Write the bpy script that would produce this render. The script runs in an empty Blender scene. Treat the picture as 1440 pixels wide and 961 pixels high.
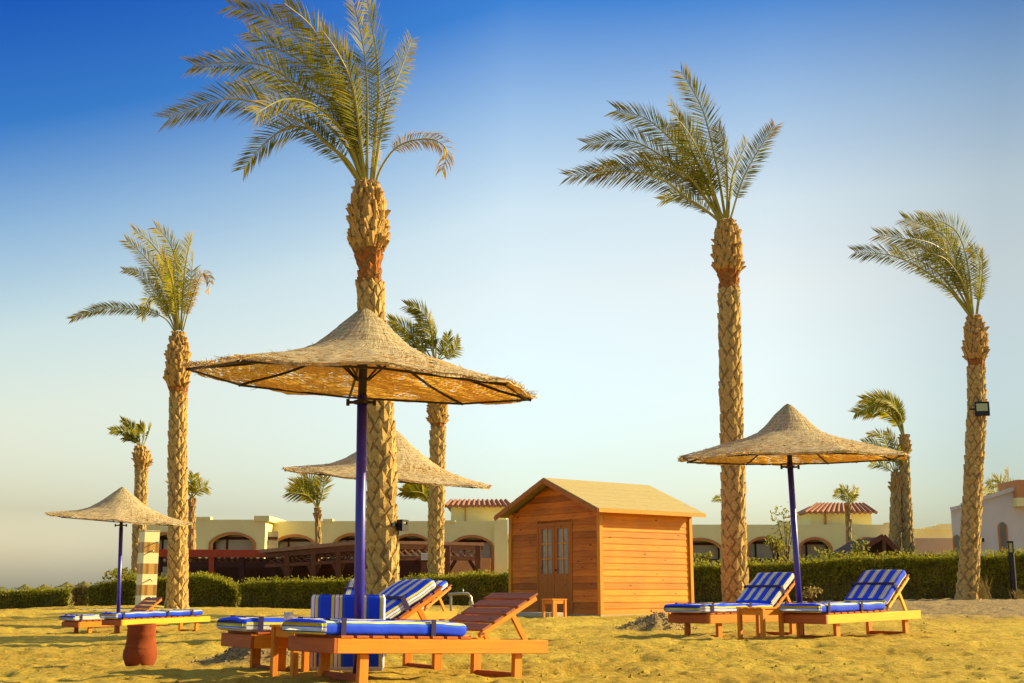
import bpy, math, random
from mathutils import Vector, Matrix, noise
random.seed(7)
R = math.radians
H = 0.66; F = 1750.0; HOR = 832.0
PITCH = math.atan((HOR - 480.5) / F)
col = bpy.context.scene.collection
SUN_AZ = 14.0; SUN_EL = 25.0      # azimuth in degrees from +X towards +Y

def P(px, py, Y):
    xc = (px - 720) / F; yc = (480.5 - py) / F
    c, s = math.cos(PITCH), math.sin(PITCH)
    d = Vector((xc, c - s * yc, s + c * yc))
    return Vector((0, 0, H)) + d * (Y / d.y)
def ppm(Y): return F * math.cos(PITCH) / Y * 1.0   # rough pixels per metre at depth Y near the horizon

# ------------------------------------------------------------------ materials
def newmat(name):
    m = bpy.data.materials.new(name); m.use_nodes = True
    nt = m.node_tree; nt.nodes.clear()
    out = nt.nodes.new('ShaderNodeOutputMaterial'); b = nt.nodes.new('ShaderNodeBsdfPrincipled')
    nt.links.new(b.outputs[0], out.inputs[0])
    return m, nt, b, out
def N(nt, t, **kw):
    n = nt.nodes.new(t)
    for k, v in kw.items():
        if k in n.inputs: n.inputs[k].default_value = v
        else: setattr(n, k, v)
    return n
def ramp(nt, stops, interp='LINEAR'):
    r = nt.nodes.new('ShaderNodeValToRGB'); r.color_ramp.interpolation = interp
    e = r.color_ramp.elements
    while len(e) < len(stops): e.new(0.5)
    for i, (p, c) in enumerate(stops):
        e[i].position = p; e[i].color = (c[0], c[1], c[2], 1)
    return r
def simple(name, c1, c2=None, scale=5, rough=.8, bump=.0, bscale=40, stretch=(1, 1, 1), spec=.3, metallic=0, detail=6):
    m, nt, b, out = newmat(name)
    c2 = c2 or tuple(x * .7 for x in c1)
    tc = N(nt, 'ShaderNodeTexCoord'); mp = N(nt, 'ShaderNodeMapping'); mp.inputs['Scale'].default_value = stretch
    nt.links.new(tc.outputs['Object'], mp.inputs[0])
    n = N(nt, 'ShaderNodeTexNoise', Scale=scale, Detail=detail, Roughness=.65)
    nt.links.new(mp.outputs[0], n.inputs['Vector'])
    r = ramp(nt, [(.3, c2), (.7, c1)]); nt.links.new(n.outputs[0], r.inputs[0])
    nt.links.new(r.outputs[0], b.inputs['Base Color'])
    b.inputs['Roughness'].default_value = rough; b.inputs['Specular IOR Level'].default_value = spec; b.inputs['Metallic'].default_value = metallic
    if bump:
        n2 = N(nt, 'ShaderNodeTexNoise', Scale=bscale, Detail=4); nt.links.new(mp.outputs[0], n2.inputs['Vector'])
        bp = N(nt, 'ShaderNodeBump', Strength=bump, Distance=.01); nt.links.new(n2.outputs[0], bp.inputs['Height'])
        nt.links.new(bp.outputs[0], b.inputs['Normal'])
    return m

def wood(name, c1, c2, knot=(.12, .035, .01), axis=0, rough=.6, plank=None, amount=.5):
    # grain stretched along one object axis, dark knots, optional per-plank tone
    m, nt, b, out = newmat(name); L = nt.links.new
    tc = N(nt, 'ShaderNodeTexCoord'); mp = N(nt, 'ShaderNodeMapping')
    s = [22, 22, 22]; s[axis] = 1.3; mp.inputs['Scale'].default_value = s
    L(tc.outputs['Object'], mp.inputs[0])
    n = N(nt, 'ShaderNodeTexNoise', Scale=1.6, Detail=8, Roughness=.7, Distortion=.6); L(mp.outputs[0], n.inputs['Vector'])
    r = ramp(nt, [(.32, c2), (.68, c1)]); L(n.outputs[0], r.inputs[0]); colr = r.outputs[0]
    mp2 = N(nt, 'ShaderNodeMapping'); s2 = [6, 6, 6]; s2[axis] = 2.4; mp2.inputs['Scale'].default_value = s2
    L(tc.outputs['Object'], mp2.inputs[0])
    v = N(nt, 'ShaderNodeTexVoronoi', Scale=1.0); L(mp2.outputs[0], v.inputs['Vector'])
    kr = ramp(nt, [(.0, (1, 1, 1)), (.07, (.9, .9, .9)), (.13, (0, 0, 0))]); L(v.outputs['Distance'], kr.inputs[0])
    mx = N(nt, 'ShaderNodeMix', data_type='RGBA'); L(kr.outputs[0], mx.inputs[0]); L(colr, mx.inputs[6]); mx.inputs[7].default_value = (*knot, 1)
    colr = mx.outputs[2]
    if plank:
        sp = N(nt, 'ShaderNodeSeparateXYZ'); L(tc.outputs['Object'], sp.inputs[0])
        dv = N(nt, 'ShaderNodeMath', operation='DIVIDE'); L(sp.outputs[2], dv.inputs[0]); dv.inputs[1].default_value = plank
        fl = N(nt, 'ShaderNodeMath', operation='FLOOR'); L(dv.outputs[0], fl.inputs[0])
        wn = N(nt, 'ShaderNodeTexWhiteNoise', noise_dimensions='1D'); L(fl.outputs[0], wn.inputs['W'])
        mr = N(nt, 'ShaderNodeMapRange'); L(wn.outputs[0], mr.inputs[0]); mr.inputs[3].default_value = 1 - amount * .5; mr.inputs[4].default_value = 1.15
        big = N(nt, 'ShaderNodeTexNoise', Scale=1.2, Detail=3); L(tc.outputs['Object'], big.inputs['Vector'])
        mr2 = N(nt, 'ShaderNodeMapRange'); L(big.outputs[0], mr2.inputs[0]); mr2.inputs[1].default_value = .3; mr2.inputs[2].default_value = .7; mr2.inputs[3].default_value = .8; mr2.inputs[4].default_value = 1.12
        mm = N(nt, 'ShaderNodeMath', operation='MULTIPLY'); L(mr.outputs[0], mm.inputs[0]); L(mr2.outputs[0], mm.inputs[1])
        vm = N(nt, 'ShaderNodeVectorMath', operation='SCALE'); L(colr, vm.inputs[0]); L(mm.outputs[0], vm.inputs['Scale']); colr = vm.outputs[0]
    L(colr, b.inputs['Base Color']); b.inputs['Roughness'].default_value = rough; b.inputs['Specular IOR Level'].default_value = .25
    bp = N(nt, 'ShaderNodeBump', Strength=.25, Distance=.004); L(n.outputs[0], bp.inputs['Height']); L(bp.outputs[0], b.inputs['Normal'])
    return m

def sand_mat():
    m, nt, b, out = newmat('sand'); L = nt.links.new
    tc = N(nt, 'ShaderNodeTexCoord')
    big = N(nt, 'ShaderNodeTexNoise', Scale=.35, Detail=5, Roughness=.6); L(tc.outputs['Object'], big.inputs['Vector'])
    r = ramp(nt, [(.3, (.36, .22, .03)), (.52, (.48, .325, .045)), (.72, (.60, .43, .07))]); L(big.outputs[0], r.inputs[0])
    fine = N(nt, 'ShaderNodeTexNoise', Scale=14, Detail=8, Roughness=.75); L(tc.outputs['Object'], fine.inputs['Vector'])
    r2 = ramp(nt, [(.34, (.42, .36, .30)), (.50, (1, 1, 1)), (.7, (1.0, 1.0, 1.0))]); L(fine.outputs[0], r2.inputs[0])
    mx = N(nt, 'ShaderNodeMix', data_type='RGBA', blend_type='MULTIPLY'); mx.inputs[0].default_value = .8
    L(r.outputs[0], mx.inputs[6]); L(r2.outputs[0], mx.inputs[7])
    # small dark specks
    v = N(nt, 'ShaderNodeTexVoronoi', Scale=5.5); L(tc.outputs['Object'], v.inputs['Vector'])
    kr = ramp(nt, [(.0, (1, 1, 1)), (.05, (1, 1, 1)), (.09, (0, 0, 0))]); L(v.outputs['Distance'], kr.inputs[0])
    mx2 = N(nt, 'ShaderNodeMix', data_type='RGBA'); L(kr.outputs[0], mx2.inputs[0]); L(mx.outputs[2], mx2.inputs[6]); mx2.inputs[7].default_value = (.2, .13, .06, 1)
    at = N(nt, 'ShaderNodeAttribute', attribute_name='soil')
    mx3 = N(nt, 'ShaderNodeMix', data_type='RGBA'); L(at.outputs['Fac'], mx3.inputs[0]); L(mx2.outputs[2], mx3.inputs[6])
    rs = ramp(nt, [(.35, (.16, .105, .055)), (.65, (.34, .25, .14))]); L(fine.outputs[0], rs.inputs[0]); L(rs.outputs[0], mx3.inputs[7])
    L(mx3.outputs[2], b.inputs['Base Color']); b.inputs['Roughness'].default_value = .95; b.inputs['Specular IOR Level'].default_value = .1
    n3 = N(nt, 'ShaderNodeTexNoise', Scale=9, Detail=9, Roughness=.7); L(tc.outputs['Object'], n3.inputs['Vector'])
    bp = N(nt, 'ShaderNodeBump', Strength=1.0, Distance=.08); L(n3.outputs[0], bp.inputs['Height']); L(bp.outputs[0], b.inputs['Normal'])
    return m

def thatch_mat():
    m, nt, b, out = newmat('woven_reed'); L = nt.links.new
    uv = N(nt, 'ShaderNodeUVMap')
    mp = N(nt, 'ShaderNodeMapping'); mp.inputs['Scale'].default_value = (5, 34, 1); L(uv.outputs[0], mp.inputs[0])
    n = N(nt, 'ShaderNodeTexNoise', Scale=1.0, Detail=6, Roughness=.65, Distortion=1.2); L(mp.outputs[0], n.inputs['Vector'])
    mpb = N(nt, 'ShaderNodeMapping'); mpb.inputs['Scale'].default_value = (30, 6, 1); L(uv.outputs[0], mpb.inputs[0])
    nb = N(nt, 'ShaderNodeTexNoise', Scale=1.0, Detail=4, Roughness=.6, Distortion=.8); L(mpb.outputs[0], nb.inputs['Vector'])
    ad = N(nt, 'ShaderNodeMath', operation='ADD'); L(n.outputs[0], ad.inputs[0]); L(nb.outputs[0], ad.inputs[1])
    hf = N(nt, 'ShaderNodeMath', operation='MULTIPLY'); L(ad.outputs[0], hf.inputs[0]); hf.inputs[1].default_value = .5
    r = ramp(nt, [(.38, (.20, .14, .06)), (.46, (.48, .41, .23)), (.58, (.70, .61, .38))]); L(hf.outputs[0], r.inputs[0])
    w = N(nt, 'ShaderNodeTexWave', wave_type='BANDS', bands_direction='Y', Scale=6.5, Distortion=2.5, Detail=2); w.inputs['Detail Scale'].default_value = 2
    L(uv.outputs[0], w.inputs['Vector'])
    wr = ramp(nt, [(.0, (.62, .6, .56)), (.35, (1, 1, 1)), (1, (1, 1, 1))]); L(w.outputs[0], wr.inputs[0])
    mx = N(nt, 'ShaderNodeMix', data_type='RGBA', blend_type='MULTIPLY'); mx.inputs[0].default_value = .75
    L(r.outputs[0], mx.inputs[6]); L(wr.outputs[0], mx.inputs[7])
    L(mx.outputs[2], b.inputs['Base Color']); b.inputs['Roughness'].default_value = .9; b.inputs['Specular IOR Level'].default_value = .1
    bp = N(nt, 'ShaderNodeBump', Strength=1.0, Distance=.03); L(hf.outputs[0], bp.inputs['Height']); L(bp.outputs[0], b.inputs['Normal'])
    tr = N(nt, 'ShaderNodeBsdfTranslucent'); tr.inputs[0].default_value = (.92, .50, .06, 1)
    ms = N(nt, 'ShaderNodeMixShader'); ms.inputs[0].default_value = .36; L(b.outputs[0], ms.inputs[1]); L(tr.outputs[0], ms.inputs[2])
    tp = N(nt, 'ShaderNodeBsdfTransparent')
    mph = N(nt, 'ShaderNodeMapping'); mph.inputs['Scale'].default_value = (14, 34, 1); L(uv.outputs[0], mph.inputs[0])
    nh = N(nt, 'ShaderNodeTexNoise', Scale=1.0, Detail=2, Roughness=.6, Distortion=.5); L(mph.outputs[0], nh.inputs['Vector'])
    pat = N(nt, 'ShaderNodeTexNoise', Scale=1.6, Detail=2); L(uv.outputs[0], pat.inputs['Vector'])
    sv_ = N(nt, 'ShaderNodeSeparateXYZ'); L(uv.outputs[0], sv_.inputs[0])
    mrh = N(nt, 'ShaderNodeMapRange'); L(sv_.outputs[1], mrh.inputs[0]); mrh.inputs[1].default_value = .45; mrh.inputs[2].default_value = .9; mrh.inputs[3].default_value = .0; mrh.inputs[4].default_value = .43
    prh = N(nt, 'ShaderNodeMapRange'); L(pat.outputs[0], prh.inputs[0]); prh.inputs[1].default_value = .4; prh.inputs[2].default_value = .62; prh.inputs[3].default_value = .85; prh.inputs[4].default_value = 1.1
    mth_ = N(nt, 'ShaderNodeMath', operation='MULTIPLY'); L(mrh.outputs[0], mth_.inputs[0]); L(prh.outputs[0], mth_.inputs[1])
    ml = N(nt, 'ShaderNodeMath', operation='LESS_THAN'); L(nh.outputs[0], ml.inputs[0]); L(mth_.outputs[0], ml.inputs[1])
    ms2 = N(nt, 'ShaderNodeMixShader'); L(ml.outputs[0], ms2.inputs[0]); L(ms.outputs[0], ms2.inputs[1]); L(tp.outputs[0], ms2.inputs[2])
    L(ms2.outputs[0], out.inputs[0])
    return m

def stripe_mat():
    m, nt, b, out = newmat('striped_canvas'); L = nt.links.new
    uv = N(nt, 'ShaderNodeUVMap'); sp = N(nt, 'ShaderNodeSeparateXYZ'); L(uv.outputs[0], sp.inputs[0])
    fr = N(nt, 'ShaderNodeMath', operation='FRACT'); L(sp.outputs[0], fr.inputs[0])
    B = (.003, .055, .85); Yl = (.72, .68, .06); Wt = (.78, .78, .80); Bl = (.015, .10, .75)
    r = ramp(nt, [(0, B), (.44, Yl), (.56, B), (.60, Wt), (.74, Bl), (.78, Wt), (.80, Yl), (.88, Bl)], 'CONSTANT')
    L(fr.outputs[0], r.inputs[0])
    n = N(nt, 'ShaderNodeTexNoise', Scale=3, Detail=3); tc = N(nt, 'ShaderNodeTexCoord'); L(tc.outputs['Object'], n.inputs['Vector'])
    nr = ramp(nt, [(.3, (.82, .82, .82)), (.7, (1, 1, 1))]); L(n.outputs[0], nr.inputs[0])
    mx = N(nt, 'ShaderNodeMix', data_type='RGBA', blend_type='MULTIPLY'); mx.inputs[0].default_value = 1
    L(r.outputs[0], mx.inputs[6]); L(nr.outputs[0], mx.inputs[7])
    L(mx.outputs[2], b.inputs['Base Color']); b.inputs['Roughness'].default_value = .75; b.inputs['Specular IOR Level'].default_value = .3
    bp = N(nt, 'ShaderNodeBump', Strength=.3, Distance=.02)
    n2 = N(nt, 'ShaderNodeTexNoise', Scale=9, Detail=3); L(tc.outputs['Object'], n2.inputs['Vector']); L(n2.outputs[0], bp.inputs['Height']); L(bp.outputs[0], b.inputs['Normal'])
    return m

def frond_mat(name, ca, cb, tipc):
    m, nt, b, out = newmat(name); L = nt.links.new
    tc = N(nt, 'ShaderNodeTexCoord'); n = N(nt, 'ShaderNodeTexNoise', Scale=2.2, Detail=4); L(tc.outputs['Object'], n.inputs['Vector'])
    r = ramp(nt, [(.35, ca), (.65, cb)]); L(n.outputs[0], r.inputs[0])
    at = N(nt, 'ShaderNodeAttribute', attribute_name='age')
    mx = N(nt, 'ShaderNodeMix', data_type='RGBA'); L(at.outputs['Fac'], mx.inputs[0]); L(r.outputs[0], mx.inputs[6]); mx.inputs[7].default_value = (*tipc, 1)
    L(mx.outputs[2], b.inputs['Base Color']); b.inputs['Roughness'].default_value = .6; b.inputs['Specular IOR Level'].default_value = .15
    tr = N(nt, 'ShaderNodeBsdfTranslucent'); L(mx.outputs[2], tr.inputs[0])
    ms = N(nt, 'ShaderNodeMixShader'); ms.inputs[0].default_value = .42; L(b.outputs[0], ms.inputs[1]); L(tr.outputs[0], ms.inputs[2]); L(ms.outputs[0], out.inputs[0])
    return m

def tile_mat():
    m, nt, b, out = newmat('shower_tiles'); L = nt.links.new
    tc = N(nt, 'ShaderNodeTexCoord'); sp = N(nt, 'ShaderNodeSeparateXYZ'); L(tc.outputs['Object'], sp.inputs[0])
    dv = N(nt, 'ShaderNodeMath', operation='DIVIDE'); L(sp.outputs[2], dv.inputs[0]); dv.inputs[1].default_value = .60
    fr = N(nt, 'ShaderNodeMath', operation='FRACT'); L(dv.outputs[0], fr.inputs[0])
    gt = N(nt, 'ShaderNodeMath', operation='GREATER_THAN'); L(fr.outputs[0], gt.inputs[0]); gt.inputs[1].default_value = .5
    ad = N(nt, 'ShaderNodeMath', operation='ADD'); L(sp.outputs[0], ad.inputs[0]); L(sp.outputs[1], ad.inputs[1])
    sc = N(nt, 'ShaderNodeMath', operation='MULTIPLY'); L(ad.outputs[0], sc.inputs[0]); sc.inputs[1].default_value = 12
    fl = N(nt, 'ShaderNodeMath', operation='FLOOR'); L(sc.outputs[0], fl.inputs[0])
    wn = N(nt, 'ShaderNodeTexWhiteNoise', noise_dimensions='1D'); L(fl.outputs[0], wn.inputs['W'])
    br = ramp(nt, [(.2, (.24, .12, .03)), (.8, (.42, .24, .05))]); L(wn.outputs[0], br.inputs[0])
    mx = N(nt, 'ShaderNodeMix', data_type='RGBA'); L(gt.outputs[0], mx.inputs[0]); mx.inputs[6].default_value = (.68, .60, .32, 1); L(br.outputs[0], mx.inputs[7])
    L(mx.outputs[2], b.inputs['Base Color']); b.inputs['Roughness'].default_value = .35
    return m

M = {}
M['sand'] = sand_mat(); M['thatch'] = thatch_mat(); M['stripe'] = stripe_mat(); M['tile'] = tile_mat()
M['wood_orange'] = wood('orange_stained_wood', (.78, .27, .010), (.60, .18, .008), axis=0)
M['wood_orange_y'] = wood('orange_stained_wood_cross', (.50, .13, .022), (.34, .07, .014), axis=1)
M['wood_yellow'] = wood('yellow_stained_wood', (.86, .52, .035), (.70, .38, .02), axis=0)
M['slat_red'] = wood('weathered_red_slats', (.40, .13, .055), (.24, .065, .03), axis=1)
M['leg'] = wood('orange_leg_wood', (.74, .26, .016), (.54, .15, .012), axis=2)
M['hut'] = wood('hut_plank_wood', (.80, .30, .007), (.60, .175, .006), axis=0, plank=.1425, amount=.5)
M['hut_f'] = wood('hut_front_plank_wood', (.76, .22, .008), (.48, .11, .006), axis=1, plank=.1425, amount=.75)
M['hut_trim'] = wood('hut_trim_wood', (.76, .32, .02), (.56, .19, .014), axis=2)
M['door'] = wood('hut_door_wood', (.50, .16, .016), (.34, .085, .010), axis=2)
M['roof_felt'] = simple('roof_felt', (.43, .33, .14), (.33, .25, .10), scale=6, stretch=(1, 6, 1), rough=.95, bump=.3, bscale=60)
M['dark_metal'] = simple('dark_painted_metal', (.035, .02, .02), rough=.5)
M['pole'] = simple('violet_painted_steel', (.036, .028, .36), (.026, .018, .26), scale=8, rough=.35, spec=.6)
M['strap'] = simple('purple_webbing', (.035, .02, .09), rough=.8)
M['black'] = simple('black_plastic', (.015, .015, .017), rough=.4)
M['straw'] = simple('loose_straw', (.55, .42, .22), (.35, .24, .11), scale=9, rough=.9)
M['trunk'] = simple('date_palm_bark', (.56, .385, .135), (.33, .21, .07), scale=7, rough=.95, bump=.9, bscale=30, stretch=(1, 1, 2.5), spec=.1)
M['boot'] = simple('cut_frond_bases', (.58, .385, .13), (.32, .17, .045), scale=9, rough=.95, bump=.8, bscale=40, stretch=(2, 2, .6), spec=.1)
M['crevice_shade'] = simple('shade_tinted_crevices', (.34, .21, .07), (.18, .10, .035), scale=12, rough=1)  # trunk core coloured dark, standing in for shade between the pads
M['neck'] = simple('exposed_palm_fibre', (.40, .16, .04), (.20, .075, .02), scale=8, rough=.95, bump=.8, bscale=30, spec=.1)
M['frond'] = frond_mat('date_palm_frond', (.085, .105, .003), (.30, .285, .008), (.45, .27, .05))
M['frond_y'] = frond_mat('yellow_frond', (.20, .21, .008), (.36, .33, .014), (.62, .33, .02))  # yellower tone for dry fronds and the paler palms
M['stalk'] = simple('frond_stalk', (.38, .34, .05), (.24, .20, .035), rough=.5)
M['hedge_leaf'] = frond_mat('hedge_leaf', (.20, .205, .010), (.37, .33, .018), (.30, .22, .05))
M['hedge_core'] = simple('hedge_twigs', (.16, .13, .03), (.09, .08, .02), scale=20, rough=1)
M['dry'] = frond_mat('dry_shrub_leaf', (.20, .14, .03), (.34, .24, .05), (.4, .28, .08))
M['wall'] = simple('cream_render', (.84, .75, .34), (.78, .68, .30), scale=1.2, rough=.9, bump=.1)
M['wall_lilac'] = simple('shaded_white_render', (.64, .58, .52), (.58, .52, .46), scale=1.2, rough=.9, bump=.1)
M['trim'] = simple('terracotta_trim', (.56, .22, .06), (.46, .17, .05), scale=4, rough=.9)
M['terracotta'] = simple('terracotta_wall', (.58, .26, .10), (.50, .21, .08), scale=2, rough=.9)
M['peach'] = simple('peach_render', (.60, .42, .25), (.55, .37, .22), scale=2, rough=.9)
M['dirt'] = simple('dug_dirt', (.26, .18, .10), (.15, .10, .05), scale=8, rough=1)
M['rooftile'] = simple('clay_roof_tiles', (.36, .15, .08), (.26, .10, .05), scale=9, rough=.85)
M['glass'] = simple('window_glass', (.20, .18, .14), (.10, .09, .07), scale=.6, rough=.12, spec=.8)
M['curtain'] = simple('curtained_glass', (.38, .34, .27), (.28, .25, .19), scale=.9, rough=.15, spec=.7)
M['hutglass'] = simple('hut_window_glass', (.30, .25, .20), (.16, .12, .09), scale=3, rough=.1, spec=.8)
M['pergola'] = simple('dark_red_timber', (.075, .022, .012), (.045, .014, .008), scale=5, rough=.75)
M['pergola_b'] = simple('brown_timber', (.17, .06, .022), (.11, .036, .013), scale=5, rough=.75)
M['pergola_top'] = simple('weathered_timber_top', (.38, .20, .11), (.26, .12, .06), scale=5, rough=.8)
M['red_top'] = simple('red_canvas_top', (.46, .07, .02), (.34, .045, .015), scale=3, rough=.7)
M['clay'] = simple('red_clay', (.26, .055, .010), (.17, .032, .006), scale=5, rough=.95, bump=.5, bscale=14)
M['white'] = simple('white_sign', (.7, .68, .62), rough=.6)
M['metal'] = simple('dull_steel', (.40, .36, .30), rough=.35, metallic=.7)
M['concrete'] = simple('concrete', (.42, .38, .28), (.33, .3, .2), scale=6, rough=.95)
def clear_glass():
    m, nt, b, out = newmat('clear_glass')
    b.inputs['Transmission Weight'].default_value = .55; b.inputs['Roughness'].default_value = .05; b.inputs['Base Color'].default_value = (.85, .88, .85, 1); b.inputs['IOR'].default_value = 1.3
    return m
M['clear'] = clear_glass()
def lampglass():
    m, nt, b, out = newmat('reflector_glass')
    b.inputs['Base Color'].default_value = (.30, .28, .12, 1); b.inputs['Roughness'].default_value = .15; b.inputs['Metallic'].default_value = .6
    return m
M['lampglass'] = lampglass()

# ------------------------------------------------------------------ mesh builder
class MB:
    def __init__(s): s.v = []; s.f = []; s.uv = None; s.mi = []; s.cur = 0; s.att = None
    def add(s, vs, fs):
        o = len(s.v); s.v += [tuple(v) for v in vs]; s.f += [tuple(i + o for i in f) for f in fs]; s.mi += [s.cur] * len(fs)
    def box(s, c, size, mat=None, bev=0.0):
        hx, hy, hz = size[0] / 2, size[1] / 2, size[2] / 2
        if bev > 0:
            b = min(bev, hx * .9, hy * .9, hz * .9); vs = []; 
            ring = lambda z, i: [(-hx + b, -hy + i, z), (hx - b, -hy + i, z), (hx - i, -hy + b, z), (hx - i, hy - b, z), (hx - b, hy - i, z), (-hx + b, hy - i, z), (-hx + i, hy - b, z), (-hx + i, -hy + b, z)]
            vs = ring(-hz, b) + ring(-hz + b, 0) + ring(hz - b, 0) + ring(hz, b)
            fs = [tuple(range(7, -1, -1)), tuple(range(24, 32))]
            for k in range(3):
                for i in range(8):
                    j = (i + 1) % 8; fs.append((k * 8 + i, k * 8 + j, k * 8 + 8 + j, k * 8 + 8 + i))
        else:
            vs = [(x, y, z) for z in (-hz, hz) for x, y in ((-hx, -hy), (hx, -hy), (hx, hy), (-hx, hy))]
            fs = [(3, 2, 1, 0), (4, 5, 6, 7), (0, 1, 5, 4), (1, 2, 6, 5), (2, 3, 7, 6), (3, 0, 4, 7)]
        c = Vector(c)
        vs = [(mat @ Vector(v) if mat else Vector(v)) + c for v in vs]
        s.add(vs, fs)
    def bar(s, a, b, w, h, up=Vector((0, 0, 1)), bev=0):
        a, b = Vector(a), Vector(b); d = (b - a); l = d.length; x = d / l
        y = up.cross(x)
        if y.length < 1e-3: y = Vector((0, 1, 0)).cross(x)
        y.normalize(); z = x.cross(y)
        m = Matrix((x, y, z)).transposed()
        s.box((a + b) / 2, (l, w, h), m, bev)
    def tube(s, pts, rad, n=8, cap=True):
        pts = [Vector(p) for p in pts]; o = len(s.v); rings = []
        for i, p in enumerate(pts):
            t = (pts[min(i + 1, len(pts) - 1)] - pts[max(i - 1, 0)]).normalized()
            u = t.cross(Vector((0, 1, 0)) if abs(t.y) < .9 else Vector((1, 0, 0))).normalized(); w = t.cross(u)
            r = rad[i] if isinstance(rad, (list, tuple)) else rad
            rings.append([p + u * r * math.cos(2 * math.pi * k / n) + w * r * math.sin(2 * math.pi * k / n) for k in range(n)])
        vs = [v for r in rings for v in r]; fs = []
        for i in range(len(pts) - 1):
            for k in range(n):
                j = (k + 1) % n; fs.append((i * n + k, i * n + j, i * n + n + j, i * n + n + k))
        if cap: fs.append(tuple(range(n - 1, -1, -1))); fs.append(tuple(range((len(pts) - 1) * n, len(pts) * n)))
        s.add(vs, fs)
    def build(s, name, mat, parent=None, smooth=False):
        me = bpy.data.meshes.new(name); me.from_pydata(s.v, [], s.f)
        for m in (mat if isinstance(mat, list) else [mat]): me.materials.append(m)
        if any(s.mi): me.polygons.foreach_set('material_index', s.mi)
        if smooth: me.polygons.foreach_set('use_smooth', [True] * len(me.polygons))
        if s.uv:
            l = me.uv_layers.new(name='UVMap'); 
            flat = [0.0] * (2 * len(me.loops))
            for i, lp in enumerate(me.loops):
                flat[2 * i], flat[2 * i + 1] = s.uv[lp.vertex_index]
            l.data.foreach_set('uv', flat)
        if s.att:
            a = me.attributes.new(s.att[0], 'FLOAT', 'POINT'); a.data.foreach_set('value', s.att[1])
        me.update()
        o = bpy.data.objects.new(name, me); col.objects.link(o)
        if parent: o.parent = parent
        return o
def tag(o, label=None, cat=None, group=None, kind=None):
    if label: o['label'] = label
    if cat: o['category'] = cat
    if group: o['group'] = group
    if kind: o['kind'] = kind
    return o
def empty(name, loc, rz=0, ry=0):
    o = bpy.data.objects.new(name, None); col.objects.link(o); o.empty_display_size = .2
    o.location = loc; o.rotation_euler = (0, ry, rz); return o
def copy_tree(o, parent=None):
    c = o.copy(); col.objects.link(c); c.parent = parent
    for ch in list(o.children): copy_tree(ch, c)
    return c

# ------------------------------------------------------------------ ground
CP = []
def cp(px, py, Y): p = P(px, py, Y); CP.append((p.x, p.y, p.z))
for a in [(460, 950, 10.6), (520, 963, 10), (727, 953, 11.2), (300, 955, 10.5), (345, 945, 11.6), (196, 938, 12.4), (900, 950, 11.0), (1300, 950, 11),
          (1185, 898, 16.5), (1282, 892, 17.9), (1020, 898, 17.3), (900, 890, 19), (975, 894, 17.6), (600, 895, 18), (30, 930, 14),
          (168, 891, 26), (110, 892, 27), (50, 866, 45), (845, 867, 28), (980, 863, 29.7), (990, 863, 28.5), (930, 866, 28), (1010, 864, 27), (760, 866, 29.5), (700, 868, 28),
          (1035, 850, 34), (1362, 843, 38), (1250, 847, 36), (1430, 846, 40), (248, 858, 38), (520, 862, 36), (50, 862, 50), (430, 858, 45), (650, 851, 45),
          (1100, 848, 42), (1400, 842, 42), (205, 851, 38), (-300, 866, 45), (1700, 850, 42)]: cp(*a)
for x in (-12, 0, 12): CP.append((x, 4, -.1))
for x in (-7, -9, 9, 14): CP.append((x, 9, -.05 if x > 0 else -.1))
for x in range(-80, 81, 20): CP.append((x, 62, .15)); CP.append((x, 90, .1))
def base_z(x, y):
    s = w = 0
    for a, b, c in CP:
        d = ((x - a) ** 2 + (y - b) ** 2) / (1 + .02 * y) ** 2
        k = 1 / (d + .25) ** 1.6; s += k * c; w += k
    z = s / w
    if y > 110: z *= max(0, 1 - (y - 110) / 60)
    return z
MOUNDS = []
def mound(px, py, Y, rx, ry, h, rough=.35): p = P(px, py, Y); MOUNDS.append((p.x, p.y, rx, ry, h, rough))
mound(916, 887, 20.5, .50, .5, .27); mound(944, 889, 20.8, .38, .4, .17)
mound(370, 932, 13.6, .45, .4, .19); mound(340, 934, 13.8, .5, .35, .13)
mound(440, 870, 22, .9, .7, .10, .2); mound(1035, 893, 17.0, .16, .12, .07); mound(995, 893, 17.2, .3, .2, .06)
def soil(x, y):
    s = 0
    for mx_, my_, rx, ry, h, rr in MOUNDS:
        e = ((x - mx_) / rx) ** 2 + ((y - my_) / ry) ** 2
        if e < 5: s = max(s, math.exp(-e * .8) * min(1, h * 8))
    u = x / max(y, 1)
    if y > 24:                                           # loose dug-over bank along the hedge
        k = min(1, (y - 24.5) / 3) if u > .13 else (min(1, (y - 41) / 2) if y > 41 else 0)
        s = max(s, k * (.85 if u > .13 else .6))
    return max(0, min(1, s))
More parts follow.
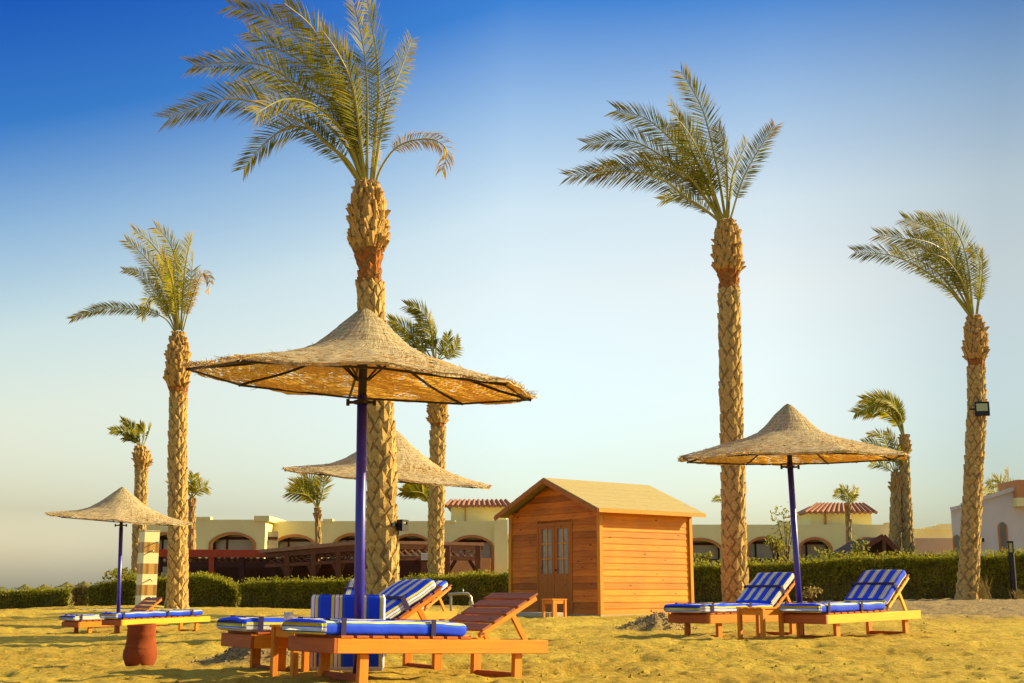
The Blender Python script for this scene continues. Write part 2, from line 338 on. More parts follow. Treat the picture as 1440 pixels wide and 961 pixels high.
def ground_z(x, y, detail=True):
    z = base_z(x, y)
    for mx_, my_, rx, ry, h, rr in MOUNDS:
        e = ((x - mx_) / rx) ** 2 + ((y - my_) / ry) ** 2
        if e < 6:
            g = max(0, 1 - math.sqrt(e)) ** .8 if e < 1 else 0
            g = max(g, math.exp(-e * 2.2) * .6)
            z += h * g * (1 + (rr * noise.noise(Vector((x * 9, y * 9, 1))) + rr * .6 * noise.noise(Vector((x * 22, y * 22, 1))) if detail else 0))
    if detail and y < 90:
        a = noise.noise(Vector((x * .55, y * .55, 0))) * .045 + noise.noise(Vector((x * 1.6, y * 1.3, 5))) * .030 + noise.noise(Vector((x * 4.3, y * 3.8, 9))) * .024 + noise.noise(Vector((x * 10, y * 9, 2))) * .011
        pit = noise.noise(Vector((x * 2.7, y * 2.4, 31)))
        if pit > .2: a -= (pit - .2) * .16
        ft = noise.noise(Vector((x * 6.5, y * 5.0, 77)))
        if ft > .28: a -= (ft - .28) * .13
        sl = soil(x, y)
        a += sl * (noise.noise(Vector((x * 3, y * 3, 14))) * .06 + noise.noise(Vector((x * 8, y * 8, 3))) * .03)
        z += a
    return z
mb = MB(); rows = []; y = 1.6
while y < 4000:
    rows.append(y); y *= 1.0085 if y < 60 else (1.03 if y < 200 else 1.12)
ucs = []; u = 0.0
while u < 3.0: ucs.append(u); u += .0033 if u < .47 else .05
ucs = [-a for a in ucs[:0:-1]] + ucs
sv = []
for y in rows:
    det = y < 90
    for uu in ucs:
        x = uu * y
        if y < 200 and abs(uu) < 1.2:
            z = ground_z(x, y); sv.append(soil(x, y) if y < 62 else .3)
        else: z = base_z(x, y) if y < 200 else 0; sv.append(0)
        mb.v.append((x, y, z))
nc = len(ucs)
for i in range(len(rows) - 1):
    for j in range(nc - 1): mb.f.append((i * nc + j, i * nc + j + 1, (i + 1) * nc + j + 1, (i + 1) * nc + j))
# ground continues behind and beside the camera
o = len(mb.v); z0 = mb.v[0][2]
mb.v += [(-60, 1.6, -.1), (-60, -60, -.1), (60, -60, -.1), (60, 1.6, -.1)]; sv += [0] * 4
mb.f += [(o + 1, o + 2, nc - 1, 0)] ; mb.f += [(o + 1, 0, o), (nc - 1, o + 2, o + 3)]
mb.mi = [0] * len(mb.f); mb.att = ('soil', sv)
tag(mb.build('beach_sand', M['sand'], smooth=True), kind='structure')

# small stones and crumbs of sand crust
mb = MB()
for k in range(1300):
    y = 8.5 * (40 / 8.5) ** random.random(); x = random.uniform(-.46, .46) * y
    r = random.uniform(.006, .018) * random.choice((1, 1, 1.5, 2)); z = ground_z(x, y)
    vs = [Vector((random.uniform(.6, 1) * a, random.uniform(.6, 1) * b, random.uniform(.5, .8) * c)) * r + Vector((x, y, z)) for a, b, c in ((1, 0, 0), (0, 1, 0), (-1, 0, 0), (0, -1, 0), (0, 0, 1), (0, 0, -1))]
    mb.add(vs, [(0, 1, 4), (1, 2, 4), (2, 3, 4), (3, 0, 4), (1, 0, 5), (2, 1, 5), (3, 2, 5), (0, 3, 5)])
tag(mb.build('pebbles', M['sand']), 'small crumbs of sand crust lying loose on the sand', 'pebbles', kind='stuff')
mb = MB()
for mx_, my_, rx, ry, h, rr in MOUNDS[:5]:
    for k in range(260):
        a = random.uniform(0, 6.283); q = math.sqrt(random.random()) * 1.15
        x = mx_ + rx * q * math.cos(a); y = my_ + ry * q * math.sin(a); r = random.uniform(.01, .032); z = ground_z(x, y)
        vs = [Vector((random.uniform(.6, 1) * a_, random.uniform(.6, 1) * b, random.uniform(.5, .9) * c)) * r + Vector((x, y, z)) for a_, b, c in ((1, 0, 0), (0, 1, 0), (-1, 0, 0), (0, -1, 0), (0, 0, 1), (0, 0, -1))]
        mb.add(vs, [(0, 1, 4), (1, 2, 4), (2, 3, 4), (3, 0, 4), (1, 0, 5), (2, 1, 5), (3, 2, 5), (0, 3, 5)])
tag(mb.build('dirt_clods', M['dirt']), 'grey brown clods lying on the small dug heaps', 'dirt clods', kind='stuff')

# ------------------------------------------------------------------ palms
def spline(pts, n):
    out = []; m = len(pts) - 1
    for i in range(n):
        t = i / (n - 1) * m; k = min(int(t), m - 1); f = t - k
        p0 = pts[max(k - 1, 0)]; p1 = pts[k]; p2 = pts[k + 1]; p3 = pts[min(k + 2, m)]
        out.append(.5 * ((2 * p1) + (-p0 + p2) * f + (2 * p0 - 5 * p1 + 4 * p2 - p3) * f * f + (-p0 + 3 * p1 - 3 * p2 + p3) * f ** 3))
    return out
def make_frond(parent, pts3, ll, roll=.9, dens=1.0, dry=0.0, young=0.0, mat='frond', lw=.014, start=.2, seg=44, name='frond', n_lf=None, wind=.10):
    sp = spline(pts3, seg); mb = MB(); age = []
    Ls = [0]
    for i in range(1, seg): Ls.append(Ls[-1] + (sp[i] - sp[i - 1]).length)
    tot = Ls[-1]
    rr = [.028 * (ll / .5) * (1 - Ls[i] / tot) ** .8 + .004 for i in range(seg)]
    mb.tube(sp, rr, 5); mb.mi = [1] * len(mb.f); age += [0] * len(mb.v)
    nl = n_lf or int(tot * 26 * dens * (.5 / ll) ** .5); wv = Vector((-1, 0, -.25)) * wind
    for k in range(nl):
        s = start + (1 - start) * (k + random.random() * .6) / nl
        if s > .999: s = .999
        d = s * tot; i = max(j for j in range(seg) if Ls[j] <= d); i = min(i, seg - 2)
        f = (d - Ls[i]) / max(1e-6, Ls[i + 1] - Ls[i]); p = sp[i].lerp(sp[i + 1], f); t = (sp[i + 1] - sp[i]).normalized()
        up = Vector((0, 0, 1)) - t * t.z
        if up.length < .2: up = Vector((1, 0, 0)) - t * t.x
        up.normalize(); side = t.cross(up)
        # roll the blade plane about the stalk so both rows of leaflets show
        rl = roll + .25 * math.sin(s * 5)
        n_ = up * math.cos(rl) + side * math.sin(rl); sd = side * math.cos(rl) - up * math.sin(rl)
        q = (s - start) / (1 - start)
        L_ = ll * (.35 + .65 * math.sin(min(1, q * 1.6 + .15) * math.pi / 2)) * (1 - .38 * max(0, q - .6) / .4) * random.uniform(.85, 1.1)
        for sg in (-1, 1):
            if random.random() < .05 + dry * .2: continue
            a = R(62 - 24 * q + random.uniform(-7, 7)); lift = random.uniform(.0, .3)
            dr = (t * math.cos(a) + sd * sg * math.sin(a) + n_ * lift + wv * (.6 + q)).normalized()
            dr2 = (dr + Vector((0, 0, -.10 - dry * .9)) + wv * .5).normalized()
            w = lw * random.uniform(.8, 1.2)
            wd = dr.cross(n_ + Vector((random.uniform(-.4, .4), random.uniform(-.4, .4), 0))).normalized() * w
            m_ = p + dr * L_ * .45; e = m_ + dr2 * L_ * .55
            mb.add([p - wd * .4, p + wd * .4, m_ + wd, m_ - wd, e], [(0, 1, 2, 3), (3, 2, 4)])
            ag = max(0, min(1, (q ** 6) * .8 * (.3 + young) + dry * random.uniform(.5, 1) + (.35 if random.random() < .12 else 0)))
            age += [ag * .6, ag * .6, ag, ag, min(1, ag + .25)]
    mb.att = ('age', age)
    return mb.build(name, [M[mat], M['stalk']], parent)

def trunk_mesh(name, path, Y, parent, row=.115, per=8, out=.045, mat='trunk', stub=False, origin=None, neck=False, jag=0):
    # path: (px, py, halfwidth px)
    pts = [P(a, b, Y) - origin for a, b, c in path]; rad = [abs((P(a + c, b, Y) - P(a, b, Y)).x) for a, b, c in path]
    n = 40; sp = spline(pts, n); rs = spline([Vector((r, 0, 0)) for r in rad], n); rs = [v.x for v in rs]
    Ls = [0]
    for i in range(1, n): Ls.append(Ls[-1] + (sp[i] - sp[i - 1]).length)
    mb = MB(); mb.cur = 1; mb.tube(sp, [r * .90 for r in rs], 20); mb.cur = 0
    tot = Ls[-1]; k = 0; d = 0.0
    def at(d):
        d = max(0, min(tot, d)); i = max(j for j in range(n) if Ls[j] <= d + 1e-9); i = min(i, n - 2); f = (d - Ls[i]) / (Ls[i + 1] - Ls[i])
        return sp[i].lerp(sp[i + 1], f), rs[i] + (rs[i + 1] - rs[i]) * f
    while d < tot:
        for q in range(per):
            th = 2 * math.pi * (q + .5 * (k % 2)) / per + random.uniform(-.15, .15)
            dd = d + random.uniform(-.3, .3) * row
            hw = math.pi / per * random.uniform(.85, 1.15); hh = row * random.uniform(.8, 1.3)
            def S(a, z, r_off):
                p, r = at(z); return p + Vector((math.cos(a), math.sin(a), 0)) * (r * .93 + r_off)
            o_ = out * random.uniform(.5, 1.25)
            if not stub:
                L_ = S(th - hw * .93, dd + hh * .1, .004); R_ = S(th + hw * .93, dd + hh * .1, .004); B = S(th, dd - hh * .85, .002); C = S(th + random.uniform(-.1, .1), dd + hh * random.uniform(0, .3), o_ * .9)
                T = S(th + random.uniform(-.06, .06), dd + hh * .9, o_); T2 = S(th, dd + hh * .92, -.02); C2 = S(th, dd + hh * .3, 0)
                mb.add([L_, R_, B, C, T, T2], [(0, 2, 3), (2, 1, 3), (0, 3, 4), (3, 1, 4), (0, 4, 5), (4, 1, 5)])
            else:
                lean = random.uniform(.2, 1.15); tw = random.uniform(-.2, .2); hh *= random.uniform(1.0, 2.4); hw *= random.uniform(.6, 1.05)
                A = S(th - hw * .95, dd, .0); B = S(th + hw * .95, dd, .0); C = S(th, dd - hh * .3, .015)
                t1 = S(th - hw * .45 + tw, dd + hh, o_ * lean * 1.6); t2 = S(th + hw * .45 + tw, dd + hh * random.uniform(.85, 1.15), o_ * lean * 1.6); t3 = S(th + tw, dd + hh * .9, o_ * lean * 2.3)
                i1 = S(th - hw * .4 + tw, dd + hh * .8, -.01); i2 = S(th + hw * .4 + tw, dd + hh * .8, -.01)
                mb.add([A, B, C, t1, t2, t3, i1, i2], [(0, 2, 5, 3), (2, 1, 4, 5), (3, 5, 4), (3, 4, 7, 6), (0, 3, 6), (1, 7, 4)])
        if jag:
            for q in range(jag):   # loose fibres and splinters
                th = random.uniform(0, 6.283); p, r = at(d + random.uniform(0, row)); dv = Vector((math.cos(th), math.sin(th), 0))
                a = p + dv * r * .9; l = random.uniform(.05, .2); e = a + (dv * random.uniform(.3, 1) + Vector((random.uniform(-.4, .4), 0, random.uniform(-.6, .8)))).normalized() * l
                sdv = Vector((-dv.y, dv.x, 0)) * .006
                mb.add([a - sdv, a + sdv, e], [(0, 1, 2)])
        d += row; k += 1
    return mb.build(name, [M[mat], M['crevice_shade']], parent)

def palm(label, Y, trunk, boots, neck, fronds, ll, group='tall date palms standing in the sand', mat='frond', row=.125, per=8, detail=1, lw=.022, dens=1, extra=0, depth=.9, out=.045):
    bx, by = trunk[-1][0], trunk[-1][1]
    o = P(bx, by, Y); root = empty('date_palm', o); tag(root, label, 'palm tree', group)
    trunk = trunk + [(bx, by + 6, trunk[-1][2] * 1.08)]
    trunk_mesh('trunk', trunk[::-1], Y, root, row=row, per=per, origin=o, out=out)
    if boots: trunk_mesh('frond_base_collar', boots[::-1], Y, root, row=row * .55, per=per + 4, origin=o, out=out * 1.25, mat='boot', stub=True, jag=9 if detail else 1)
    if neck: trunk_mesh('fibre_band', neck[::-1], Y, root, row=row * .7, per=per - 2, origin=o, out=out * .9, mat='neck', stub=False, jag=3 if detail else 1)
    ys = []
    for fi, fr in enumerate(fronds):
        opt = {}
        if isinstance(fr[-1], dict): opt = dict(fr[-1]); fr = fr[:-1]
        dp = opt.pop('dp', ((fi * 0.618) % 1 - .5) * 2 * depth)
        m = len(fr) - 1
        tl = len(fr)
        pts = [P(a, b, Y + dp * (i / m) ** 1.3) - o for i, (a, b) in enumerate(fr)]
        make_frond(root, pts, ll * opt.pop('ls', 1), roll=(lambda q: math.copysign(min(1.5, abs(q) * .6 + .75), q))(opt.pop('roll', random.uniform(.55, 1.15) * random.choice((1, 1, -1)))), mat=opt.pop('mat', mat), lw=lw, dens=dens * opt.pop('dens', 1), **opt)
    return root

tallg = 'tall date palms standing in the sand'
DR = dict(dry=.75, mat='frond_y', ls=.7)
palm('tallest date palm, crown cut by the picture top, behind the large front parasol', 18,
     [(520, 395, 19), (524, 470, 19), (532, 560, 20), (536, 640, 20.5), (537, 720, 21), (538, 800, 23), (539, 868, 25), (539, 893, 27)],
     [(516, 256, 11), (517, 268, 17), (517, 285, 24), (518, 315, 25), (517, 342, 26), (519, 352, 23)],
     [(518, 346, 24), (519, 372, 17), (520, 388, 17), (520, 400, 18)],
     [[(510, 262), (490, 228), (460, 203), (417, 167), (340, 140), (293, 147), (237, 167), dict(roll=.8)],
      [(511, 260), (487, 205), (433, 148), (400, 107), (347, 88), (272, 92), dict(roll=1.0, dens=1.2)],
      [(513, 258), (493, 187), (460, 97), (413, 47), (367, 20), (323, 8), dict(roll=1.0, dens=1.3)],
      [(513, 258), (483, 150), (433, 93), (387, 67), (350, 45), dict(roll=-.8, dens=1.2)],
      [(509, 262), (470, 210), (430, 180), (395, 185), (362, 212), (343, 238), dict(ls=.85)],
      [(515, 258), (503, 170), (494, 110), (484, 66), dict(ls=.8, roll=.4)],
      [(522, 258), (532, 133), (528, 67), (513, -20), dict(roll=1.2)],
      [(516, 258), (515, 100), (498, 5), dict(roll=-.9, ls=.9)],
      [(524, 260), (543, 150), (563, 100), (579, 56), dict(roll=1.1, ls=.75)],
      [(527, 264), (535, 238), (555, 210), (580, 198), (610, 197), (628, 212), (622, 240), dict(dry=.8, mat='frond_y', ls=.62, start=.35, wind=.05, roll=1.1)],
      [(512, 258), (478, 160), (425, 120), (380, 115), (330, 125), dict(roll=-1, dp=1.4)],
      [(513, 258), (490, 150), (462, 90), (440, 40), (400, 5), dict(roll=.9, dp=-1.3, dens=1.3)],
      [(514, 258), (497, 130), (478, 80), (455, 45), dict(roll=.5, dp=-1.5)],
      [(512, 259), (485, 190), (445, 150), (400, 140), (360, 160), dict(dp=-1.2, dry=.15)],
      [(522, 256), (528, 225), (531, 205), (527, 190), dict(dry=.6, mat='frond_y', ls=.4, start=.1)]],
     .47, row=.125, per=8, out=.034, lw=.0088)
palm('tall date palm beside the wooden hut and behind the right-hand parasol', 34,
     [(1025, 405, 14.5), (1026, 450, 15.5), (1028, 560, 16), (1030, 640, 16.5), (1032, 720, 17), (1033, 800, 18), (1035, 850, 20)],
     [(1021, 310, 9), (1022, 322, 15), (1023, 345, 19), (1024, 372, 20), (1024, 382, 18)],
     [(1024, 378, 18), (1025, 392, 14), (1025, 408, 14)],
     [[(1012, 312), (995, 298), (970, 282), (929, 252), (872, 241), (801, 248), dict(dry=.1)],
      [(1013, 310), (973, 256), (929, 219), (884, 198), (826, 203)],
      [(1014, 308), (970, 230), (936, 189), (906, 166), (867, 155)],
      [(1017, 307), (977, 222), (958, 174), (943, 145), dict(roll=.5)],
      [(1020, 307), (1007, 230), (988, 155), (958, 101), dict(roll=1.1)],
      [(1024, 308), (1030, 249), (1050, 200), dict(roll=1.0, ls=.8, dry=.1)],
      [(1027, 309), (1045, 252), (1071, 204), (1090, 177), dict(roll=1, ls=.7, young=1)],
      [(1012, 310), (970, 250), (930, 235), (880, 232), (840, 245), dict(dry=.25, dp=-1)],
      [(1014, 308), (985, 235), (955, 200), (930, 175), dict(dp=1.5)],
      [(1016, 308), (990, 230), (970, 190), (955, 170), dict(dp=-1.5, roll=.3)],
      [(1012, 312), (985, 290), (955, 275), (930, 282), dict(ls=.7, dp=1)],
      [(1022, 307), (1022, 240), (1010, 180), dict(ls=.8, dp=-.9)],
      [(1015, 308), (975, 260), (940, 240), (905, 225), dict(dp=1.2, roll=-.9)]],
     .72, row=.19, per=8, out=.05, lw=.0135)
palm('date palm on the right with a square floodlight fixed to its trunk', 38,
     [(1372, 515, 12), (1374, 560, 12.5), (1371, 630, 13), (1368, 690, 13), (1364, 760, 14), (1362, 820, 15.5), (1361, 845, 19)],
     [(1370, 444, 7), (1371, 458, 12), (1372, 475, 15), (1372, 498, 15), (1372, 506, 13)],
     [(1372, 500, 13), (1373, 510, 11), (1373, 522, 11.5)],
     [[(1364, 445), (1345, 420), (1330, 403), (1290, 375), (1251, 359), (1202, 355)],
      [(1366, 443), (1330, 379), (1290, 342), (1235, 330)],
      [(1367, 442), (1350, 379), (1326, 331), (1271, 308)],
      [(1368, 442), (1362, 379), (1350, 335), (1330, 315), (1294, 306)],
      [(1373, 442), (1377, 399), (1376, 362), (1364, 348), dict(ls=.7)],
      [(1374, 442), (1381, 391), (1382, 350), dict(ls=.6)],
      [(1365, 443), (1325, 390), (1290, 365), (1255, 350), dict(dp=1.5)],
      [(1366, 442), (1340, 370), (1315, 345), (1280, 335), dict(dp=-1.5)],
      [(1367, 442), (1355, 375), (1342, 350), (1310, 325), dict(dp=1.7)],
      [(1368, 442), (1355, 400), (1330, 365), (1300, 355), dict(dp=-1.1)]],
     .66, row=.165, per=8, out=.045, lw=.0125)
palm('date palm with a drooping yellow frond, just right of the striped shower pillar', 38,
     [(251, 552, 12), (250, 620, 13), (250, 700, 13), (250, 790, 14), (249, 835, 15), (248, 861, 18)],
     [(251, 467, 6), (251, 480, 11), (251, 500, 15), (250, 530, 16), (250, 545, 14)],
     [(250, 542, 14), (251, 556, 11.5), (251, 566, 12)],
     [[(245, 466), (233, 449), (211, 439), (176, 434), (141, 435), (101, 449), dict(ls=.6)],
      [(247, 465), (222, 416), (198, 387), (174, 380), dict(ls=.6)],
      [(248, 464), (228, 395), (201, 359), (178, 339), dict(roll=.3)],
      [(249, 464), (236, 381), (213, 343), (186, 323)],
      [(251, 464), (249, 381), (238, 341), (219, 320)],
      [(254, 464), (260, 381), (269, 332), dict(roll=.3)],
      [(255, 465), (268, 395), (272, 354), dict(ls=.7)],
      [(257, 466), (270, 420), (284, 386), (295, 395), (292, 412), dict(dry=.9, mat='frond_y', ls=.6, wind=0)],
      [(247, 466), (230, 430), (212, 418), (199, 445), dict(ls=.8)],
      [(250, 464), (241, 395), (225, 360), dict(dp=-1)], [(252, 464), (250, 390), (248, 350), dict(dp=1)],
      [(249, 464), (235, 410), (215, 375), dict(dp=1.2)], [(251, 464), (243, 400), (235, 370), dict(dp=-1.4)]],
     .58, row=.165, per=8, out=.045, lw=.0125, mat='frond_y')
palm('slim date palm half hidden by the front parasol, its trunk rising behind the striped loungers', 45,
     [(616, 600, 11), (615, 650, 11), (614, 720, 11), (613, 790, 11.5), (612, 852, 13)],
     [(613, 508, 6), (614, 522, 10), (615, 550, 13), (616, 585, 13), (616, 596, 12)],
     [(616, 590, 12.5), (616, 600, 10), (616, 610, 10)],
     [[(611, 506), (605, 460), (592, 438), (573, 430)], [(609, 507), (590, 480), (570, 462), (547, 450)], [(608, 508), (590, 490), (570, 475), (553, 465)],
      [(613, 506), (612, 470), (603, 450), dict(mat='frond_y')], [(616, 507), (628, 490), (630, 470), dict(ls=.7)], [(617, 507), (638, 495), (645, 476), dict(ls=.7)],
      [(611, 506), (600, 470), (588, 455)], [(615, 507), (622, 488), (626, 474), dict(ls=.6)]],
     .6, row=.17, per=7, out=.05, lw=.022, detail=0)
sg = 'small palms beyond the hedge'
palm('short stout palm with a pineapple-shaped head behind the small left parasol', 50,
     [(199, 652, 8.5), (198, 700, 9), (195, 780, 9), (193, 845, 10)],
     [(198, 627, 5), (199, 636, 10), (200, 648, 11.5), (199, 658, 8)], [(199, 655, 9), (199, 660, 8)],
     [[(195, 628), (185, 612), (172, 606), (156, 606)], [(196, 628), (190, 608), (182, 598), (172, 591)], [(199, 627), (203, 610), (197, 597)], [(201, 628), (208, 612), (213, 598)], [(197, 628), (188, 618), (175, 615)], [(197, 627), (195, 612), (190, 603)]],
     .38, sg, row=.17, per=7, detail=0, lw=.025, out=.05)
palm('taller palm of the close pair right of the right-hand parasol, crown combed left', 58,
     [(1272, 640, 6.5), (1273, 680, 7), (1276, 740, 7.5), (1278, 786, 8)], [(1271, 611, 4), (1272, 625, 7), (1272, 638, 7.5)], None,
     [[(1270, 612), (1255, 580), (1235, 570), (1203, 581)], [(1270, 611), (1262, 578), (1242, 563), (1213, 562)], [(1271, 611), (1266, 585), (1252, 565), (1235, 560)], [(1269, 612), (1258, 590), (1240, 578), (1218, 584)], [(1270, 611), (1260, 575), (1245, 566), (1225, 570)]],
     .7, sg, row=.2, per=7, detail=0, lw=.026, out=.05, mat='frond_y')
palm('lower palm of a close pair, its fronds touching the tip of the right-hand parasol', 58,
     [(1260, 690, 6.5), (1259, 740, 8), (1258, 786, 8)], [(1260, 664, 4), (1260, 676, 7), (1260, 694, 6.5)], None,
     [[(1258, 665), (1245, 640), (1230, 625), (1213, 622)], [(1259, 665), (1250, 630), (1238, 612), (1222, 612)], [(1260, 664), (1258, 625), (1248, 607)], [(1258, 666), (1240, 655), (1225, 652)], [(1261, 665), (1268, 650), (1271, 635)], [(1261, 665), (1264, 640), (1262, 620)]],
     .5, sg, row=.2, per=7, detail=0, lw=.022, out=.05, dens=.7, mat='frond_y')
bb = dict(row=.25, per=6, detail=0, out=.04)
palm('small palm seen just right of the left trunk, in front of the hotel', 58, [(270, 712, 4.5), (270, 786, 5)], [(270, 700, 3), (270, 712, 5)], None,
     [[(269, 700), (262, 685), (262, 670)], [(270, 700), (269, 680), (272, 668)], [(271, 700), (280, 690), (291, 684)], [(269, 700), (258, 688), (238, 682)], [(270, 700), (276, 682), (280, 674)], [(270, 700), (255, 680), (245, 676)]], .55, sg, lw=.028, dens=.8, mat='frond_y', **bb)
palm('bushy-headed small palm in front of the hotel, left of the violet pole', 60, [(447, 728, 3.5), (448, 790, 4.5)], [(446, 714, 2.5), (447, 724, 4.5), (447, 731, 4)], None,
     [[(446, 715), (432, 697), (407, 693)], [(446, 714), (428, 683), (414, 679)], [(447, 714), (438, 680), (424, 671)], [(447, 714), (446, 685), (440, 670)], [(447, 714), (454, 690), (455, 671)], [(446, 715), (430, 690), (412, 686)]], .75, sg, lw=.028, dens=.8, mat='frond_y', **bb)
palm('small palm whose fronds peep out left of the slim trunk, under the far parasol', 60, [(606, 722, 3.5), (606, 790, 4)], None, None,
     [[(605, 715), (595, 694), (567, 692)], [(605, 714), (590, 681), (571, 680)], [(606, 714), (600, 684), (585, 675)], [(606, 714), (606, 690), (598, 675)]], .65, sg, lw=.06, mat='frond_y', **bb)
palm('small sparse palm in front of the tiled roof tower on the right', 60, [(1193, 722, 3.5), (1194, 782, 4)], [(1193, 710, 2), (1193, 722, 4)], None,
     [[(1192, 710), (1184, 697), (1174, 695)], [(1193, 710), (1188, 692), (1182, 686)], [(1193, 710), (1193, 695), (1191, 688)], [(1194, 710), (1200, 698), (1204, 687)], [(1194, 710), (1198, 700), (1201, 695)]], .42, sg, lw=.028, dens=.6, mat='frond_y', **bb)
palm('palm crown showing above the slanting roof at the right edge', 75, [(1412, 715, 5), (1412, 790, 5)], None, None,
     [[(1411, 702), (1402, 682), (1388, 682)], [(1411, 702), (1408, 680), (1400, 674)], [(1413, 702), (1417, 680), (1418, 662)], [(1411, 704), (1398, 692), (1386, 692)], [(1413, 702), (1424, 685), (1432, 683)], [(1414, 702), (1430, 690), (1440, 690)]], .7, sg, lw=.028, dens=.7, mat='frond_y', **bb)
palm('far palm hidden behind the trunk beside the hut, one frond tip showing', 75, [(1026, 718, 4), (1026, 790, 4)], None, None,
     [[(1025, 712), (1014, 702), (1003, 703)], [(1026, 712), (1024, 700), (1020, 695)]], .4, sg, lw=.028, dens=.7, mat='frond_y', **bb)

# ------------------------------------------------------------------ parasols
def umbrella(label, Y, left, right, apex, base, hub_py, sy, near_top_scale=1.0, collar_py=None, prof=None, seed=1, polew=.042):
    rnd = random.Random(seed)
    lp, rp, ap = P(*left, Y), P(*right, Y), P(*apex, Y); bp = P(*base, Y)
    cen = (lp + rp) / 2; cen.x = ap.x if abs(ap.x - cen.x) < .3 else cen.x
    Rl = (rp - lp).length / 2; sx = (rp.z - lp.z) / (rp.x - lp.x)
    Hc = ap.z - cen.z
    root = empty('beach_parasol', bp); tag(root, label, 'parasol', 'thatched parasols on violet poles')
    o = bp
    pr = prof or [(0, 1.0), (.03, .97), (.10, .84), (.2, .66), (.3, .48), (.42, .31), (.55, .19), (.7, .105), (.85, .05), (1, 0)]
    def pz(r):
        for (a, b), (c, d) in zip(pr, pr[1:]):
            if r <= c: return b + (d - b) * (r - a) / (c - a)
        return 0
    NS = 8; ph0 = R(12)
    def surf(r, th, dz=0):
        k = ((th - ph0) / (2 * math.pi / NS)) % 1.0; e = min(k, 1 - k) * 2          # 0 at a rib, 1 between ribs
        rad = Rl * r * (1 - .045 * math.sin(e * math.pi / 2) * r)
        x = rad * math.cos(th); yy = rad * math.sin(th)
        sag = -.035 * r * r * math.sin(e * math.pi / 2) * (1 + .3 * math.sin(th * 3 + seed))
        z = Hc * pz(r) + sag + sx * x * min(1, r * 1.3) + sy * yy
        z += .012 * noise.noise(Vector((x * 4, yy * 4, seed * 3))) * (1 if r > .1 else 0)
        return Vector((x, yy, z + dz)) + cen - o
    mb = MB(); uv = []; NR, NT = 44, 128
    for layer, dz in ((0, 0), (1, -.028)):
        for i in range(NR + 1):
            r = (i / NR) ** 1.05
            for j in range(NT + 1):
                th = 2 * math.pi * j / NT
                e = rnd.uniform(-.008, .008) if i == NR else 0
                mb.v.append(tuple(surf(max(r, .004) + e, th, dz + rnd.uniform(-.004, .004)))); uv.append((th * (Rl * .55) + r * Rl * .5, r * Rl))
        of = layer * (NR + 1) * (NT + 1)
        for i in range(NR):
            for j in range(NT):
                a = of + i * (NT + 1) + j; q = (a, a + 1, a + NT + 2, a + NT + 1)
                mb.f.append(q if layer == 1 else q[::-1])
    of = (NR + 1) * (NT + 1)
    for j in range(NT):
        a = NR * (NT + 1) + j; mb.f.append((a, a + 1, a + 1 + of, a + of))
    mb.uv = uv; mb.mi = [0] * len(mb.f)
    can = mb.build('canopy', M['thatch'], root, smooth=True)
    # loose straws bound round the rim and sticking out of the weave
    mb = MB()
    for k in range(int(1500)):
        th = rnd.uniform(0, 2 * math.pi); r = 1 if rnd.random() < .7 else rnd.random() ** .5
        a = surf(r - .005, th, .0 - (rnd.random() * .03 if r == 1 else 0)); th2 = th + rnd.choice((-1, 1)) * rnd.uniform(.01, .07)
        l = rnd.uniform(.0, .022) if rnd.random() < .92 else rnd.uniform(.02, .07)
        b = surf(min(1, r) + (rnd.uniform(-.01, .015)), th2, rnd.uniform(-.02, .02)) ; dv = Vector((math.cos(th), math.sin(th), rnd.uniform(-.9, .8)))
        b = b + dv * l; w = Vector((0, 0, .0032)) if rnd.random() < .5 else Vector((math.cos(th), math.sin(th), 0)) * .0032
        mb.add([a - w, a + w, b + w * .5, b - w * .5], [(0, 1, 2, 3)])
    mb.build('straw_edging', M['straw'], can)
    for k in range(NS):
        th = ph0 + k * 2 * math.pi / NS; mb = MB()
        mb.tube([surf(r, th, -.055) for r in (.05, .2, .35, .5, .65, .8, .9, .985)], .013, 6)
        mb.build('rib', M['dark_metal'], root)
    mb = MB(); rim = [surf(.965, ph0 + k * 2 * math.pi / NS, -.06) for k in range(NS)]
    for k in range(NS): mb.tube([rim[k], rim[(k + 1) % NS]], .011, 5)
    mb.build('rim_frame', M['dark_metal'], root)
    hub = P(apex[0] * .5 + base[0] * .5 if False else hub_py[0], hub_py[1], Y) - o
    for k in range(NS):
        th = ph0 + k * 2 * math.pi / NS; mb = MB(); mb.tube([hub + Vector((math.cos(th), math.sin(th), 0)) * .05 + Vector((0, 0, -.02)), surf(.24, th, -.06)], .010, 5)
        mb.build('strut', M['dark_metal'], root)
    top = ap - o - Vector((0, 0, .06)); mb = MB(); b0 = Vector((0, 0, -.25))
    mb.tube([b0, hub + Vector((0, 0, -.16))], polew, 16); mb.build('pole', M['pole'], root, smooth=True)
    mb = MB(); mb.tube([hub + Vector((0, 0, -.16)), hub.lerp(top, .5), top], polew * .85, 12)
    mb.build('mast_head', M['dark_metal'], root, smooth=True)
    if collar_py is not None:
        c = P(collar_py[0], collar_py[1], Y) - o; mb = MB(); mb.tube([c - Vector((0, 0, .015)), c + Vector((0, 0, .015))], polew * 1.5, 12)
        mb.bar(c + Vector((-.13, 0, 0)), c + Vector((.13, 0, 0)), .02, .025)
        for s in (-1, 1): mb.tube([c + Vector((s * .12, 0, -.03)), c + Vector((s * .12, 0, .03))], .016, 6)
        mb.build('collar', M['dark_metal'], root)
    return root
umbrella('large woven parasol in front, widest canopy, violet pole between the striped cushions', 11.1, (265, 517), (755, 551), (513, 434), (504, 946), (510, 532), .06, collar_py=(508, 566), seed=1, polew=.046,
         prof=[(0, 1.0), (.03, .985), (.10, .84), (.2, .62), (.28, .46), (.40, .33), (.58, .215), (.7, .14), (.83, .075), (1, 0)])
